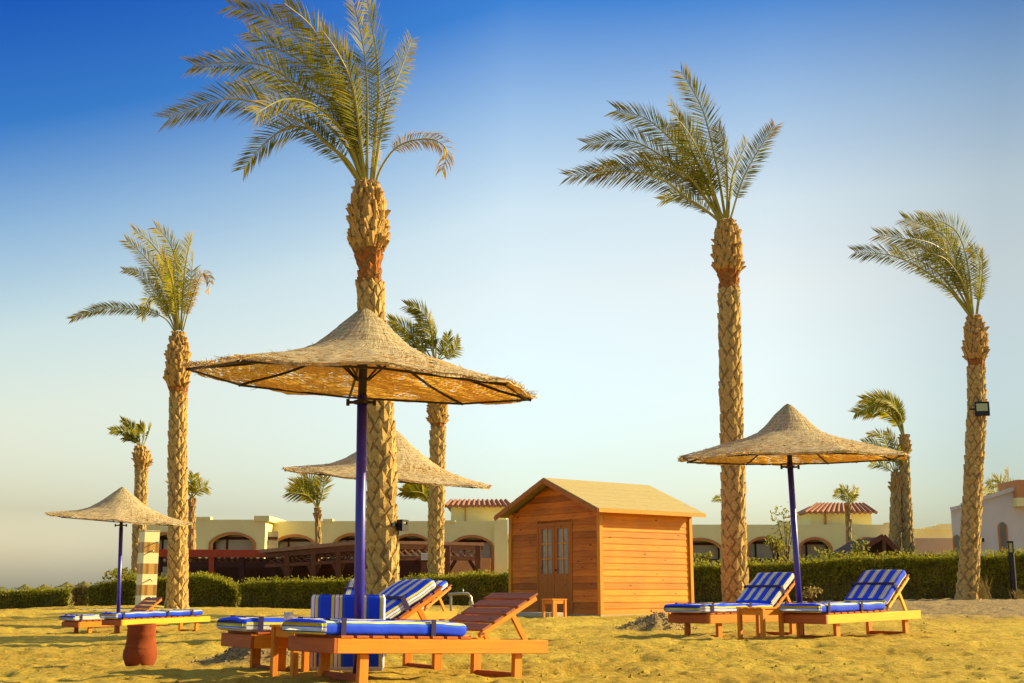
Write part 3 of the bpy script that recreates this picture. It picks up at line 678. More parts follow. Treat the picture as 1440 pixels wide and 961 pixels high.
umbrella('woven parasol partly hidden behind the tallest palm trunk', 20.5, (395, 657), (687, 683), (548, 598), (543, 892), (548, 648), .10, seed=2)
umbrella('pointed woven parasol on the right, standing over the two loungers with raised striped backs', 17.5, (948, 643), (1270, 641), (1108, 568), (1128, 896), (1110, 634), .055, collar_py=(1111, 657), seed=3,
         prof=[(0, 1.0), (.03, .97), (.13, .77), (.2, .60), (.28, .45), (.385, .36), (.55, .265), (.7, .18), (.83, .105), (1, 0)])
umbrella('small woven parasol on the far left above flat blue loungers', 27.3, (74, 720), (271, 736), (172, 685), (166, 889), (171, 731), .065, collar_py=(170, 739), seed=4)

# ------------------------------------------------------------------ loungers
LL, LW, LZ = 2.15, .72, .36
def lounger_proto(root_name, back_deg, flat=False, hinge=1.42):
    root = empty(root_name, (0, 0, 0))
    for s in (0, 1):
        mb = MB(); mb.box((LL / 2, .02 + s * (LW - .04), LZ - .0575), (LL, .04, .115), bev=.004); mb.build('side_rail', M['wood_orange'], root)
    mb = MB(); mb.box((-.0175, LW / 2, LZ - .0575), (.03, LW + .004, .118), bev=.004); mb.build('end_board', M['wood_orange_y'], root)
    mb = MB(); x = .03
    end = LL - .25 if flat else hinge - .02
    while x + .11 < end:
        mb.box((x + .055, LW / 2, LZ + .0115), (.115, LW + .006, .022), bev=.003); x += .145
    mb.build('seat_slats', M['wood_orange_y'], root)
    if not flat:
        a = R(back_deg); c, s = math.cos(a), math.sin(a); Bl = .70
        rot = Matrix.Rotation(-a, 3, 'Y'); br = empty('backrest', (0, 0, 0)); br.parent = root
        bm = MB()
        for k in range(5):
            t = .02 + .07 + k * .145; ctr = Vector((hinge + c * t - s * .032, LW / 2, LZ + .03 + s * t + c * .032)); 
            m_ = MB(); m_.box(ctr, (.11, LW - .06, .02), rot, bev=.003); m_.build('slat', M['slat_red'], br)
        for yv in (.055, LW - .055):
            m_ = MB(); m_.box(Vector((hinge + c * Bl / 2, yv, LZ + .03 + s * Bl / 2)), (Bl, .035, .04), rot, bev=.003); m_.build('back_frame', M['wood_orange'], br)
        t = Bl * .62
        for yv in (.09, LW - .09):
            m_ = MB(); m_.bar((hinge + c * t, yv, LZ + .01 + s * t), (hinge + c * t + .17, yv, LZ - .03), .03, .045); m_.build('prop', M['wood_orange'], root)
    for xx in (.28, LL - .30):
        for yv in (.068, LW - .068):
            m_ = MB(); m_.box((xx, yv, (LZ - .125) / 2 - .045), (.085, .05, LZ - .02), bev=.004); m_.build('leg', M['leg'], root)
        m_ = MB(); m_.box((xx, LW / 2, .055), (.03, LW - .19, .055), bev=.003); m_.build('stretcher', M['wood_orange_y'], root)
    return root
def place_lounger(px, py, Y, th, th_head=None, back=40, flat=False, label='', tilt=0.0, wood=None, scale=1.0, hinge=1.42):
    r = lounger_proto('sun_lounger', back, flat, hinge); c = P(px, py, Y); 
    r.rotation_euler = (0, -R(tilt), R(th)); r.scale = (scale,) * 3
    r.location = c - Matrix.Rotation(R(th), 3, 'Z') @ Matrix.Rotation(-R(tilt), 3, 'Y') @ Vector((0, 0, LZ * scale))
    tag(r, label, 'sun lounger', 'wooden sun loungers under the parasols')
    if wood:
        for ch in r.children_recursive:
            if ch.type == 'MESH' and ch.data.materials[0] == M['wood_orange']: ch.data.materials[0] = M[wood]
    return r

def pad_mesh(L_, W_=.66, T_=.105, off=.0, nx=22, bend=None, puff=.006, seed=0, per=.215):
    # rounded mattress; cross-section arc length drives the stripes
    sec = []; rc = T_ * .28
    ns = 5
    for cx, cz, a0 in ((W_ - rc, T_ - rc, 0), (rc, T_ - rc, 90), (rc, rc, 180), (W_ - rc, rc, 270)):
        for k in range(ns):
            a = R(a0 + 90 * k / (ns - 1)); sec.append((cx + rc * math.cos(a), cz + rc * math.sin(a)))
        if a0 == 0:
            for k in range(1, 8): t = k / 8; sec.append((W_ - rc - (W_ - 2 * rc) * t, T_ + .012 * math.sin(t * math.pi)))
    sec.append(sec[0]); arc = [0]
    for a, b in zip(sec, sec[1:]): arc.append(arc[-1] + math.hypot(a[0] - b[0], a[1] - b[1]))
    mb = MB(); uv = []; n = len(sec)
    xs = [(0, .55), (.012, .8), (.0349, 1), (.035, 1)] + [(.035 + (L_ - .07) * k / nx, 1) for k in range(1, nx)] + [(L_ - .035, 1), (L_ - .012, .8), (L_, .55)]
    for x, s in xs:
        for (y, z), u in zip(sec, arc):
            inset = (1 - s) * .03
            yy = W_ / 2 + (y - W_ / 2) * (1 - inset * 2 / W_); zz = T_ / 2 + (z - T_ / 2) * s
            zz += puff * noise.noise(Vector((x * 5, yy * 5, seed))) * 2 * s
            mb.v.append((x, yy, zz)); uv.append(((u + off) / per if x >= .035 else (W_ + .03 + T_ - zz + off * .2) / per, x))
    m = len(xs)
    for i in range(m - 1):
        for j in range(n - 1): mb.f.append((i * n + j, i * n + j + 1, (i + 1) * n + j + 1, (i + 1) * n + j))
    mb.f.append(tuple(j for j in range(n - 1))); mb.f.append(tuple((m - 1) * n + j for j in range(n - 2, -1, -1)))
    mb.uv = uv; mb.mi = [0] * len(mb.f)
    return mb
def strap(parent, x, W_=.66, T_=.105, w=.045, hang=0.0):
    mb = MB(); g = .006
    mb.box((x, W_ / 2, T_ + .012 + g), (w, W_ + .03, .006)); mb.box((x, -.012, T_ / 2 + .01), (w, .005, T_ + .03 ))
    mb.box((x, W_ + .012, T_ / 2 + .01), (w, .005, T_ + .03)); 
    if hang: mb.box((x + .01, -.014, -hang / 2 - .01), (w * .7, .006, hang))
    mb.build('strap', M['strap'], parent)
def cushion(lng, label, seat=(-.10, 1.28), back=None, off=0.0, straps=(), bstraps=(), seed=0, dy=.0, hang=.0, hinge=1.42):
    """mattress lying on lounger lng; back = (angle, length) of the raised section"""
    Mw = Matrix.LocRotScale(lng.location, lng.rotation_euler, lng.scale)
    root = empty('lounger_cushion', (0, 0, 0)); 
    root.matrix_world = Mw @ Matrix.Translation((seat[0], .03 + dy, LZ + .026))
    tag(root, label, 'cushion', 'striped cushions on the loungers')
    a = pad_mesh(seat[1] - seat[0], off=off, seed=seed).build('seat_pad', M['stripe'], root, smooth=True)
    for x in straps: strap(a, x - seat[0], hang=hang)
    if back:
        an, bl = back; b = pad_mesh(bl, off=off, seed=seed + 3, per=.165).build('back_pad', M['stripe'], root, smooth=True)
        c, s = math.cos(R(an)), math.sin(R(an))
        b.location = (hinge - seat[0] - s * .055, 0, .03 + c * .02); b.rotation_euler = (0, -R(an), 0)
        for x in bstraps: strap(b, x, hang=0)
    return root

A1 = place_lounger(475, 898, 9.9, 39, back=28, tilt=-1.7, label='front lounger with a bare raised slatted back, blue-edged cushion on its seat')
cushion(A1, 'blue-sided cushion lying flat on the front lounger, near the glass', (-.12, 1.28), off=.16, straps=(.06, .92), seed=1)
A2 = place_lounger(358, 893, 11.0, 33, back=33, tilt=-1.2, hinge=1.28, label='lounger behind the front one with a big raised striped back left of the slim palm')
cushion(A2, 'long striped cushion with a tall raised back, second lounger from the front', (-.10, 1.26), back=(33, .68), off=.052, straps=(.06,), bstraps=(.3,), seed=2, hinge=1.28)
mb = MB(); mb.box((1.12, -.028, LZ - .20), (.045, .008, .46)); _s = mb.build('hanging_strap', M['strap'], A2)
B1 = place_lounger(540, 880, 18.2, 42, back=42, label='lounger behind the second one, its narrow striped back showing at the right')
B1.location = P(565, 880, 18.2) + Vector((-1.4, -.3, -.33)); B1.location = Vector((-2.75, 17.0, ground_z(-2.75, 17.0, False) + .02))
C1 = place_lounger(1163, 865, 16.3, 40, back=37, tilt=1.0, wood='wood_yellow', label='near right lounger with yellow rail, just right of the violet pole')
cushion(C1, 'blue and white cushion on the near right lounger, raised back furthest right', (-.10, 1.36), back=(37, .69), off=.16, straps=(.08, .80), bstraps=(.34,), seed=4, hang=.09)
C2 = place_lounger(996, 865, 17.2, 39, back=38, tilt=.3, label='far lounger of the right pair, next to the sand heap')
cushion(C2, 'yellow and blue striped cushion, raised back left of the right violet pole', (-.16, 1.40), back=(38, .70), off=.052, straps=(.12, .9), bstraps=(.34,), seed=5)
D1 = place_lounger(172, 872, 26, 49, flat=True, tilt=1.2, wood='wood_yellow', label='yellow railed flat lounger behind the clay jar')
cushion(D1, 'plain blue cushion laid flat along the lounger behind the clay jar', (-.12, 1.98), off=.16, straps=(.05, 1.1, 1.7), seed=6)
D2 = place_lounger(112, 875, 27.2, 47, back=36, tilt=.6, label='far left lounger with a bare reddish slatted back raised')
cushion(D2, 'thin blue cushion on the far left lounger with the bare back', (-.12, 1.30), off=.07, straps=(.05,), seed=7)

# loungers of the parasol behind: placed from the picture position of their raised backs
def lounger_from_back(px_top, py_top, Y, th, back, label, clabel, seed):
    r = lounger_proto('sun_lounger', back); tag(r, label, 'sun lounger', 'wooden sun loungers under the parasols')
    a = R(back); lt = Vector((1.42 + .7 * math.cos(a), 0, LZ + .03 + .7 * math.sin(a)))
    r.rotation_euler = (0, 0, R(th)); top = P(px_top, py_top, Y)
    r.location = top - Matrix.Rotation(R(th), 3, 'Z') @ lt
    r.location.z = ground_z(r.location.x + .8, r.location.y + .6, False) - .04
    cushion(r, clabel, (-.1, 1.4), back=(back, .66), straps=(.8,), bstraps=(.34,), seed=seed, off=.03)
    return r
for ch in list(B1.children_recursive): bpy.data.objects.remove(ch)
bpy.data.objects.remove(B1)
lounger_from_back(637, 836, 19.6, 54, 28, 'lounger whose narrow striped back shows between the second back and the slim palm', 'striped cushion on the half-hidden lounger at the slim palm trunk', 8)
lounger_from_back(552, 840, 20.6, 86, 32, 'mostly hidden lounger left of the tallest palm trunk', 'cushion corner peeping out left of the front violet pole', 9)

# mattress standing on end behind the front lounger
m = pad_mesh(.66, .66, .10, off=.02, seed=11); c = P(434, 944, 11.32)
root = empty('standing_cushion', c); root.rotation_euler = (0, 0, R(4))
o = m.build('pad', M['stripe'], root, smooth=True); o.rotation_euler = (0, R(-90), 0)
o.rotation_euler = Matrix(((0, 1, 0), (0, 0, 1), (1, 0, 0))).to_euler()
tag(root, 'striped blue, yellow and white cushion stood upright behind the front lounger', 'cushion', 'striped cushions on the loungers')

# ------------------------------------------------------------------ little tables
def table(label, corner, Y, th, w=.44, d=.44, h=.40, tilt=0):
    root = empty('side_table', corner, R(th)); tag(root, label, 'table', 'small wooden side tables')
    mb = MB()
    for k in range(4): mb.box((w / 2, (k + .5) * d / 4, h - .011), (w + .03, d / 4 - .012, .022), bev=.003)
    mb.build('table_top', M['wood_orange'], root)
    mb = MB()
    for yv in (.03, d - .03): mb.box((w / 2, yv, h - .062), (w - .01, .022, .075))
    for xv in (.03, w - .03): mb.box((xv, d / 2, h - .062), (.022, d - .09, .074))
    mb.build('apron', M['wood_orange'], root)
    for xv in (.03, w - .03):
        for yv in (.03, d - .03):
            m_ = MB(); m_.box((xv, yv, (h - .024) / 2 - .03), (.052, .052, h - .024 + .06), bev=.003); m_.build('leg', M['leg'], root)
    return root
T1 = table('wooden side table carrying the glass, between the two front loungers', P(411, 953, 10.68), 10.7, 38, w=.36, d=.42, h=.42)
T2 = table('wooden side table between the two right loungers', P(1074, 899, 16.5), 16.5, 40, h=.40)
T3 = table('orange stool-like table standing alone before the hut door', P(778, 870, 26.6), 26.6, 38, w=.38, d=.38, h=.40)
# glass
tp = T1.matrix_world
g0 = P(405, 878, 10.98); tz = P(411, 953, 10.68).z + .42
loc = Vector((g0.x, 10.98, tz)); mb = MB(); n = 20
prof = [(.0, .0), (.030, .0), (.040, .105), (.037, .105), (.028, .008), (.0, .008)]
for r, z in prof:
    for k in range(n): a = 2 * math.pi * k / n; mb.v.append((r * math.cos(a) + 1e-5, r * math.sin(a), z))
for i in range(len(prof) - 1):
    for k in range(n): j = (k + 1) % n; mb.f.append((i * n + k, i * n + j, (i + 1) * n + j, (i + 1) * n + k))
mb.mi = [0] * len(mb.f); g = mb.build('drinking_glass', M['clear'], smooth=True); g.location = loc; tag(g, 'clear drinking glass on the side table between the front loungers', 'glass')

# ------------------------------------------------------------------ clay jar
c = P(196, 938, 12.4); mb = MB(); n = 48
prof = [(.0, .0), (.115, .0), (.135, .03), (.158, .09), (.163, .13), (.158, .17), (.150, .186), (.153, .196), (.146, .205), (.137, .26), (.132, .30), (.137, .315), (.134, .33), (.132, .38), (.138, .405), (.137, .415), (.122, .415), (.115, .36), (.12, .2), (.0, .1)]
for i, (r, z) in enumerate(prof):
    for k in range(n):
        a = 2 * math.pi * k / n; w = .009 * math.sin(a * 3 + 1) if .18 < z < .34 else 0
        rr_ = r * (1 + .02 * noise.noise(Vector((math.cos(a) * 2, math.sin(a) * 2, z * 9))))
        mb.v.append((rr_ * math.cos(a), rr_ * math.sin(a), (z + w + (.006 * math.sin(a + 1) if z > .37 else 0)) * .99 - .01))
for i in range(len(prof) - 1):
    for k in range(n): j = (k + 1) % n; mb.f.append((i * n + k, i * n + j, (i + 1) * n + j, (i + 1) * n + k))
mb.mi = [0] * len(mb.f); g = mb.build('clay_jar', M['clay'], smooth=True); g.location = c
tag(g, 'dark red waisted clay jar standing in the sand on the left', 'jar')

# ------------------------------------------------------------------ hut
C0 = P(845, 866, 28); HU, HV, HH = 2.85, 3.2, 2.40; PK = 3.08
hut = empty('garden_hut', C0, R(38)); tag(hut, 'orange plank hut with a double glazed door and pitched tan roof', 'hut')
# local axes: x = u along the right wall, y = v along the front wall
def siding(x0, x1, z0, z1, face, mat, name, skip=None, gable=False):
    mb = MB(); bh = .1425; z = z0; k = 0; ins = 0
    while z < z1 - .01:
        zt = min(z + bh, z1); segs = [(x0, x1)]
        if gable:
            hw = lambda q: (x1 - x0) / 2 * max(0.0, min(1.0, (PK - .05 - q) / (PK - .05 - HH + .10)))
            m0 = (x0 + x1) / 2; segs = [(m0 - hw(z), m0 + hw(z))]; ins = hw(z) - hw(zt)
        if skip and z < skip[2]:
            segs = [(a, b) for a, b in ((x0, skip[0]), (skip[1], x1))]
        for a, b in segs:
            if b - a < .02: continue
            if face == 'front':   # plane x=0, facing -x
                vs = [(-.022, a, z), (-.022, b, z), (-.016, b, z + .012), (-.006, b - ins, zt), (-.006, a + ins, zt), (-.016, a, z + .012), (.03, a, z), (.03, b, z), (.03, b - ins, zt), (.03, a + ins, zt)]
            else:
                vs = [(b, -.016, z), (a, -.016, z), (a, -.017, z + .012), (a, -.006, zt), (b, -.006, zt), (b, -.017, z + .012), (b, .03, z), (a, .03, z), (a, .03, zt), (b, .03, zt)]
            mb.add(vs, [(0, 1, 2, 5), (5, 2, 3, 4), (4, 3, 8, 9), (1, 0, 6, 7), (0, 5, 4, 9, 6), (2, 1, 7, 8, 3)])
        z = zt
    return mb.build(name, mat, hut)
DV0, DV1, DH = .98, 2.13, 2.02
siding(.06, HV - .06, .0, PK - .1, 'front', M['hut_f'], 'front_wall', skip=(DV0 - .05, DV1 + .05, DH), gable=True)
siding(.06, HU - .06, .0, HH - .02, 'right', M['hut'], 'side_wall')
mb = MB(); mb.box((HU + .0, HV / 2, HH / 2), (.04, HV - .1, HH)); mb.build('rear_wall', M['hut_f'], hut)
mb = MB(); mb.box((HU / 2, HV, HH / 2), (HU - .1, .04, HH)); mb.build('far_side_wall', M['hut'], hut)
for (x, y_) in ((0, 0), (0, HV), (HU, 0), (HU, HV)):
    mb = MB(); mb.box((x, y_, HH / 2 - .05), (.10, .10, HH), bev=.005); mb.build('corner_post', M['hut_trim'], hut)
ov, oe = .30, .27; sl = (PK - HH) / (HV / 2)
roof = empty('roof', (0, 0, 0)); roof.parent = hut
for side in (0, 1):
    mb = MB(); y0, y1 = (-oe, HV / 2) if side == 0 else (HV + oe, HV / 2)
    zb, zt = HH - oe * sl + .0, PK
    a = [Vector((-ov, y0, zb)), Vector((HU + ov * .8, y0, zb)), Vector((HU + ov * .8, y1, zt)), Vector((-ov, y1, zt))]
    nrm = Vector((0, -sl if side == 0 else sl, 1)).normalized() * .045
    mb.add(a + [v + nrm for v in a], [(0, 1, 2, 3) if side else (3, 2, 1, 0), (4, 5, 6, 7), (0, 4, 5, 1), (1, 5, 6, 2), (3, 7, 4, 0)])
    for k in range(1, 7):      # overlapping roofing strips
        t = k / 7; b0 = a[0].lerp(a[3], t) + nrm * 1.0; b1 = a[1].lerp(a[2], t) + nrm
        b2 = a[1].lerp(a[2], t - .14) + nrm * 1.05; b3 = a[0].lerp(a[3], t - .14) + nrm * 1.05
        mb.add([b3 - Vector((.004, 0, 0)), b2 + Vector((.004, 0, 0)), b1, b0, b3 - nrm * .2, b2 - nrm * .2], [(0, 1, 2, 3), (4, 5, 1, 0)])
    mb.build('roof_slope', M['roof_felt'], roof)
for y0, y1 in ((-oe, HV / 2), (HV + oe, HV / 2)):
    mb = MB(); z0_, z1_ = HH - oe * sl - .035, PK - .035
    mb.bar((-ov - .012, y0, z0_), (-ov - .012, y1, z1_), .022, .10); mb.build('bargeboard', M['door'], roof)
mb = MB(); mb.box((HU / 2, -oe - .012, HH - oe * sl - .005), (HU + ov * 1.8, .02, .085)); mb.build('fascia', M['hut_trim'], roof)
mb = MB(); mb.box((.03, (DV0 + DV1) / 2, DH + .035), (.12, DV1 - DV0 + .16, .07)); 
for yv in (DV0 - .03, DV1 + .03): mb.box((.03, yv, DH / 2), (.11, .06, DH - .001))
mb.build('door_frame', M['door'], hut)
for k in range(2):
    w = (DV1 - DV0) / 2; y0 = DV0 + k * w; dr = empty('door', (0, 0, 0)); dr.parent = hut
    mb = MB(); x = .0
    mb.box((x, y0 + w / 2, .47), (.035, w - .01, .90)); mb.box((x, y0 + w / 2, 1.985), (.035, w - .01, .07))
    mb.box((x, y0 + .055, 1.435), (.036, .10, 1.03)); mb.box((x, y0 + w - .055, 1.435), (.036, .10, 1.03)); mb.box((x - .012, y0 + w / 2, .47), (.02, w * .55, .70), bev=.008)
    mb.build('leaf', M['door'], dr)
    mb = MB(); mb.box((x, y0 + w / 2, 1.435), (.02, .03, 1.03))
    for zz in (1.26, 1.61): mb.box((x - .002, y0 + w / 2, zz), (.02, w - .2, .028))
    mb.build('glazing_bars', M['hut_trim'], dr)
    mb = MB(); mb.box((.012, y0 + w / 2, 1.435), (.006, w - .2, 1.03)); mb.build('window_pane', M['hutglass'], dr)
mb = MB(); mb.tube([(-.03, DV0 + .5, 1.0), (-.07, DV0 + .5, 1.0)], .018, 8); mb.build('door_handle', M['dark_metal'], hut)
mb = MB(); mb.box((HU / 2, HV / 2, -.08), (HU + .12, HV + .12, .18)); mb.build('base', M['concrete'], hut)
st = P(762, 866, 27.6); mb = MB(); mb.box((0, 0, .02), (.5, 1.1, .10), bev=.01); g = mb.build('door_step', M['concrete']); g.location = st; g.rotation_euler = (0, 0, R(38)); tag(g, 'flat pale concrete slab on the sand before the hut door', 'step')

# ------------------------------------------------------------------ shower pillar, pipes, lights
c = P(198, 853, 36); sh = empty('beach_shower', c, R(38)); tag(sh, 'square tiled shower pillar with cream and brown bands', 'shower')
mb = MB(); mb.box((.22, .22, 1.04), (.44, .44, 2.14)); mb.build('tiled_pillar', M['tile'], sh)
mb = MB(); mb.box((.22, .22, 2.125), (.47, .47, .03)); mb.build('cap', M['concrete'], sh)
for zz in (1.55, .75, .25):
    mb = MB(); mb.tube([(.22, 0, zz), (.22, -.12, zz), (.22, -.16, zz - .05)], .02, 8); mb.build('tap', M['metal'], sh)
mb = MB(); mb.tube([(.3, 0, 1.78), (.3, -.22, 1.80)], .015, 6); mb.tube([(.3, -.22, 1.81), (.3, -.22, 1.76)], .05, 10); mb.build('shower_head', M['metal'], sh)
mb = MB(); mb.box((0, 0, 0), (2.6, 1.6, .12)); g = mb.build('shower_slab', M['concrete']); g.location = P(185, 860, 36); g.rotation_euler = (0, 0, R(38)); tag(g, 'low concrete slab at the foot of the tiled shower', 'slab')

Y = 24; a = P(633, 837, Y); pr_ = empty('water_pipe', a); tag(pr_, 'bent grey standpipe behind the bare slatted lounger back', 'pipe')
pts = [P(x, y_, Y) - a for x, y_ in ((630, 836), (645, 835), (658, 835), (662, 840), (663, 852), (664, 868))]
mb = MB(); mb.tube(pts, .028, 10); mb.tube([P(651, 836, Y) - a, P(651, 828, Y) - a], .012, 6); mb.build('pipe', M['metal'], pr_, smooth=True)
mb = MB(); mb.tube([P(662, 846, Y) - a, P(663, 852, Y) - a], .045, 8); mb.build('valve', M['metal'], pr_)
mb = MB(); mb.tube([P(634, 836, Y) - a, P(634, 868, Y) - a], .024, 8); mb.build('standpipe', M['metal'], pr_)

def floodlight(label, px, py, Y, sz, yaw):
    c = P(px, py, Y); r = empty('floodlight', c, R(yaw)); tag(r, label, 'floodlight')
    mb = MB(); s = sz
    mb.box((0, .04, 0), (s, .08, s), bev=.01); mb.box((0, -.012, s / 2 - .015), (s, .03, .03)); mb.box((0, -.012, -s / 2 + .045), (s, .03, .09)); mb.box((-s / 2 + .015, -.012, 0), (.03, .028, s)); mb.box((s / 2 - .015, -.012, 0), (.03, .028, s))
    mb.build('housing', M['black'], r)
    mb = MB(); mb.box((0, -.006, .045), (s - .10, .012, s - .20)); mb.build('lens', M['lampglass'], r)
    mb = MB(); mb.bar((-s / 2 - .15, .05, 0), (0, .09, 0), .03, .05); mb.tube([(0, .08, 0), (-.05, .12, -.5)], .01, 5); mb.build('bracket', M['black'], r)
    return r
floodlight('square black floodlight on the right palm trunk', 1381, 575, 37.55, .43, -8)
floodlight('small floodlight sticking out of the tallest palm trunk above the pergola', 568, 739, 17.95, .16, 60)

Y = 41; c = P(1427, 842, Y); r = empty('garden_lamp', c); tag(r, 'black post lamp with a glass head in front of the right hedge', 'lamp post')
mb = MB(); hgt = (P(1427, 777, Y) - c).z; mb.tube([(0, 0, -.1), (0, 0, hgt)], .10, 10); mb.build('post', M['black'], r)
mb = MB(); mb.tube([(0, 0, hgt), (0, 0, hgt + .3)], .085, 12); mb.build('glass_head', M['lampglass'], r)
mb = MB(); mb.tube([(0, 0, hgt + .3), (0, 0, hgt + .36)], .12, 12)
for k in range(4):
    a = k * math.pi / 2 + .5; mb.tube([(.1 * math.cos(a), .1 * math.sin(a), hgt - .02), (.1 * math.cos(a), .1 * math.sin(a), hgt + .32)], .012, 5)
mb.build('cap', M['black'], r)

# ------------------------------------------------------------------ hedges
def hedge(name, label, pts, Y, n, leaf=.055, mat='hedge_leaf', thick=1.0, cat='hedge', group='clipped hedges along the sand', top_var=.06, seed=0, drybase=.4):
    """pts: (px, top py, base py)"""
    rnd = random.Random(seed); a = [(P(p, t, Y), P(p, b, Y)) for p, t, b in pts]
    o = a[0][1].copy(); root = empty(name, o); tag(root, label, cat, group)
    def prof(x):
        for (t0, b0), (t1, b1) in zip(a, a[1:]):
            if x <= t1.x: f = max(0, (x - t0.x) / (t1.x - t0.x)); return t0.z + (t1.z - t0.z) * f, b0.z + (b1.z - b0.z) * f
        return a[-1][0].z, a[-1][1].z
    x0, x1 = a[0][0].x, a[-1][0].x
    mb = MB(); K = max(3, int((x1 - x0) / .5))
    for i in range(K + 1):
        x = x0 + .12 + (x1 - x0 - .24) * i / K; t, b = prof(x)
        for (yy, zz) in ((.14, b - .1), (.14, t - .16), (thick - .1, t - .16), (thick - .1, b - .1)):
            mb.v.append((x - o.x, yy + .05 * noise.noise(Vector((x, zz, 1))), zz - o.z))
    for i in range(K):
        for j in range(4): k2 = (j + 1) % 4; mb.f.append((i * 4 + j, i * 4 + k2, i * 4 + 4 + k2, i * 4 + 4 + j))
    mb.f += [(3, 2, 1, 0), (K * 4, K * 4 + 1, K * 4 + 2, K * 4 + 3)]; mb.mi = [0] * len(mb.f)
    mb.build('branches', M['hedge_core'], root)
    mb = MB(); age = []
    for k in range(n):
        x = rnd.uniform(x0, x1); t, b = prof(x); e = min(1, (x - x0) / .3, (x1 - x) / .3); hgt = t - b
        bump = .10 * noise.noise(Vector((x * 1.1, seed, 3))) + .05 * noise.noise(Vector((x * 3.3, seed, 8)))
        q = rnd.random()
        if q < .34: z = t + bump + rnd.uniform(-.16, .03) + (rnd.random() ** 6) * top_var * 3; yy = rnd.uniform(0, thick)
        else:
            z = b + hgt * rnd.random() ** .75; yy = .10 + .13 * noise.noise(Vector((x * 1.8, z * 1.8, seed))) + rnd.uniform(-.08, .10)
            if z < b + hgt * .35 and rnd.random() < .35: continue
        if rnd.random() < .06: yy = thick - rnd.uniform(0, .1); z = b + hgt * rnd.random()
        if e < 1 and rnd.random() > e + .4: continue
        s = leaf * rnd.uniform(.6, 1.3); u = Vector((rnd.gauss(0, 1), rnd.gauss(0, 1), rnd.gauss(.3, 1))).normalized(); v = u.orthogonal().normalized(); v = Matrix.Rotation(rnd.uniform(0, 6.28), 3, u) @ v
        c = Vector((x, Y + yy, z)) - o
        mb.add([c - v * s * .45, c + u * s, c + v * s * .45, c - u * s], [(0, 1, 2, 3)])
        ag = rnd.random() * .25 + (drybase * (1 - (z - b) / hgt) ** 1.5 if z < t else 0); age += [min(1, ag)] * 4
    mb.att = ('age', age); mb.build('foliage', M[mat], root)
    if name == 'dry_shrub': return root
    mb = MB()
    for k in range(int((x1 - x0) * 14)):
        x = rnd.uniform(x0, x1); t, b = prof(x); c = Vector((x, Y + rnd.uniform(-.05, .12), b - .03)) - o
        mb.tube([c, c + Vector((rnd.uniform(-.25, .25), rnd.uniform(-.05, .05), (t - b) * rnd.uniform(.3, .75)))], .009, 3, cap=False)
    mb.build('stems', M['dry'], root)
    return root
hedge('hedge', 'low dark hedge at the left edge of the picture', [(-260, 836, 866), (0, 832, 863), (60, 830, 863), (99, 828, 862)], 50, 15000, seed=1)
hedge('dry_shrub', 'dry yellowish bush between the two left hedges', [(100, 829, 863), (112, 827, 864), (123, 829, 863)], 49.5, 1500, mat='dry', cat='bush', group=None, thick=.7, seed=2)
hedge('hedge', 'hedge left of the tiled shower, behind the small parasol pole', [(122, 828, 862), (150, 820, 860), (185, 815, 857), (196, 822, 855)], 47, 8000, seed=3)
hedge('hedge', 'rounded hedge behind the yellow-fronded left palm', [(215, 816, 853), (262, 811, 853), (300, 812, 854), (328, 822, 857), (336, 835, 857)], 46, 11000, seed=4, thick=1.3)
hedge('hedge', 'hedge in front of the dark red pergola, left of the violet pole', [(334, 824, 860), (350, 819, 860), (420, 818, 859), (505, 817, 858), (560, 815, 857)], 44.5, 14000, seed=5)
hedge('hedge', 'bright topped hedge between the slim palm and the hut', [(561, 815, 854), (640, 811, 852), (690, 808, 851), (735, 806, 850)], 44, 11000, seed=6)
hedge('hedge', 'long high hedge right of the hut, behind the right loungers', [(940, 798, 848), (1000, 796, 848), (1060, 795, 848), (1120, 793, 847), (1200, 786, 846), (1300, 785, 845), (1380, 783, 842), (1480, 778, 841), (1560, 778, 841)], 42, 42000, seed=7, top_var=.09)

# dirt-grown tufts
def tuft(label, px, py, Y, h, mat='dry', n=60, spread=.3):
    c = P(px, py, Y); mb = MB(); age = []
    for k in range(n):
        a = random.uniform(0, 6.28); b = Vector((random.gauss(0, spread * .3), random.gauss(0, spread * .2), 0)); e = b + Vector((math.cos(a) * spread * random.random(), math.sin(a) * spread * .5 * random.random(), h * random.uniform(.4, 1)))
        m_ = b.lerp(e, .5) + Vector((0, 0, h * .1)); w = Vector((.012, .004, 0)); mb.add([b - w, b + w, m_ + w, m_ - w, e], [(0, 1, 2, 3), (3, 2, 4)]); age += [random.random()] * 5
    mb.att = ('age', age); o = mb.build('grass_tuft', M[mat]); o.location = c; tag(o, label, 'grass tuft'); return o
tuft('dry reddish tuft at the foot of the palm with the floodlight', 1384, 842, 37.5, .75)
tuft('yellow dry tuft by the black post lamp', 1432, 842, 40.8, .35)

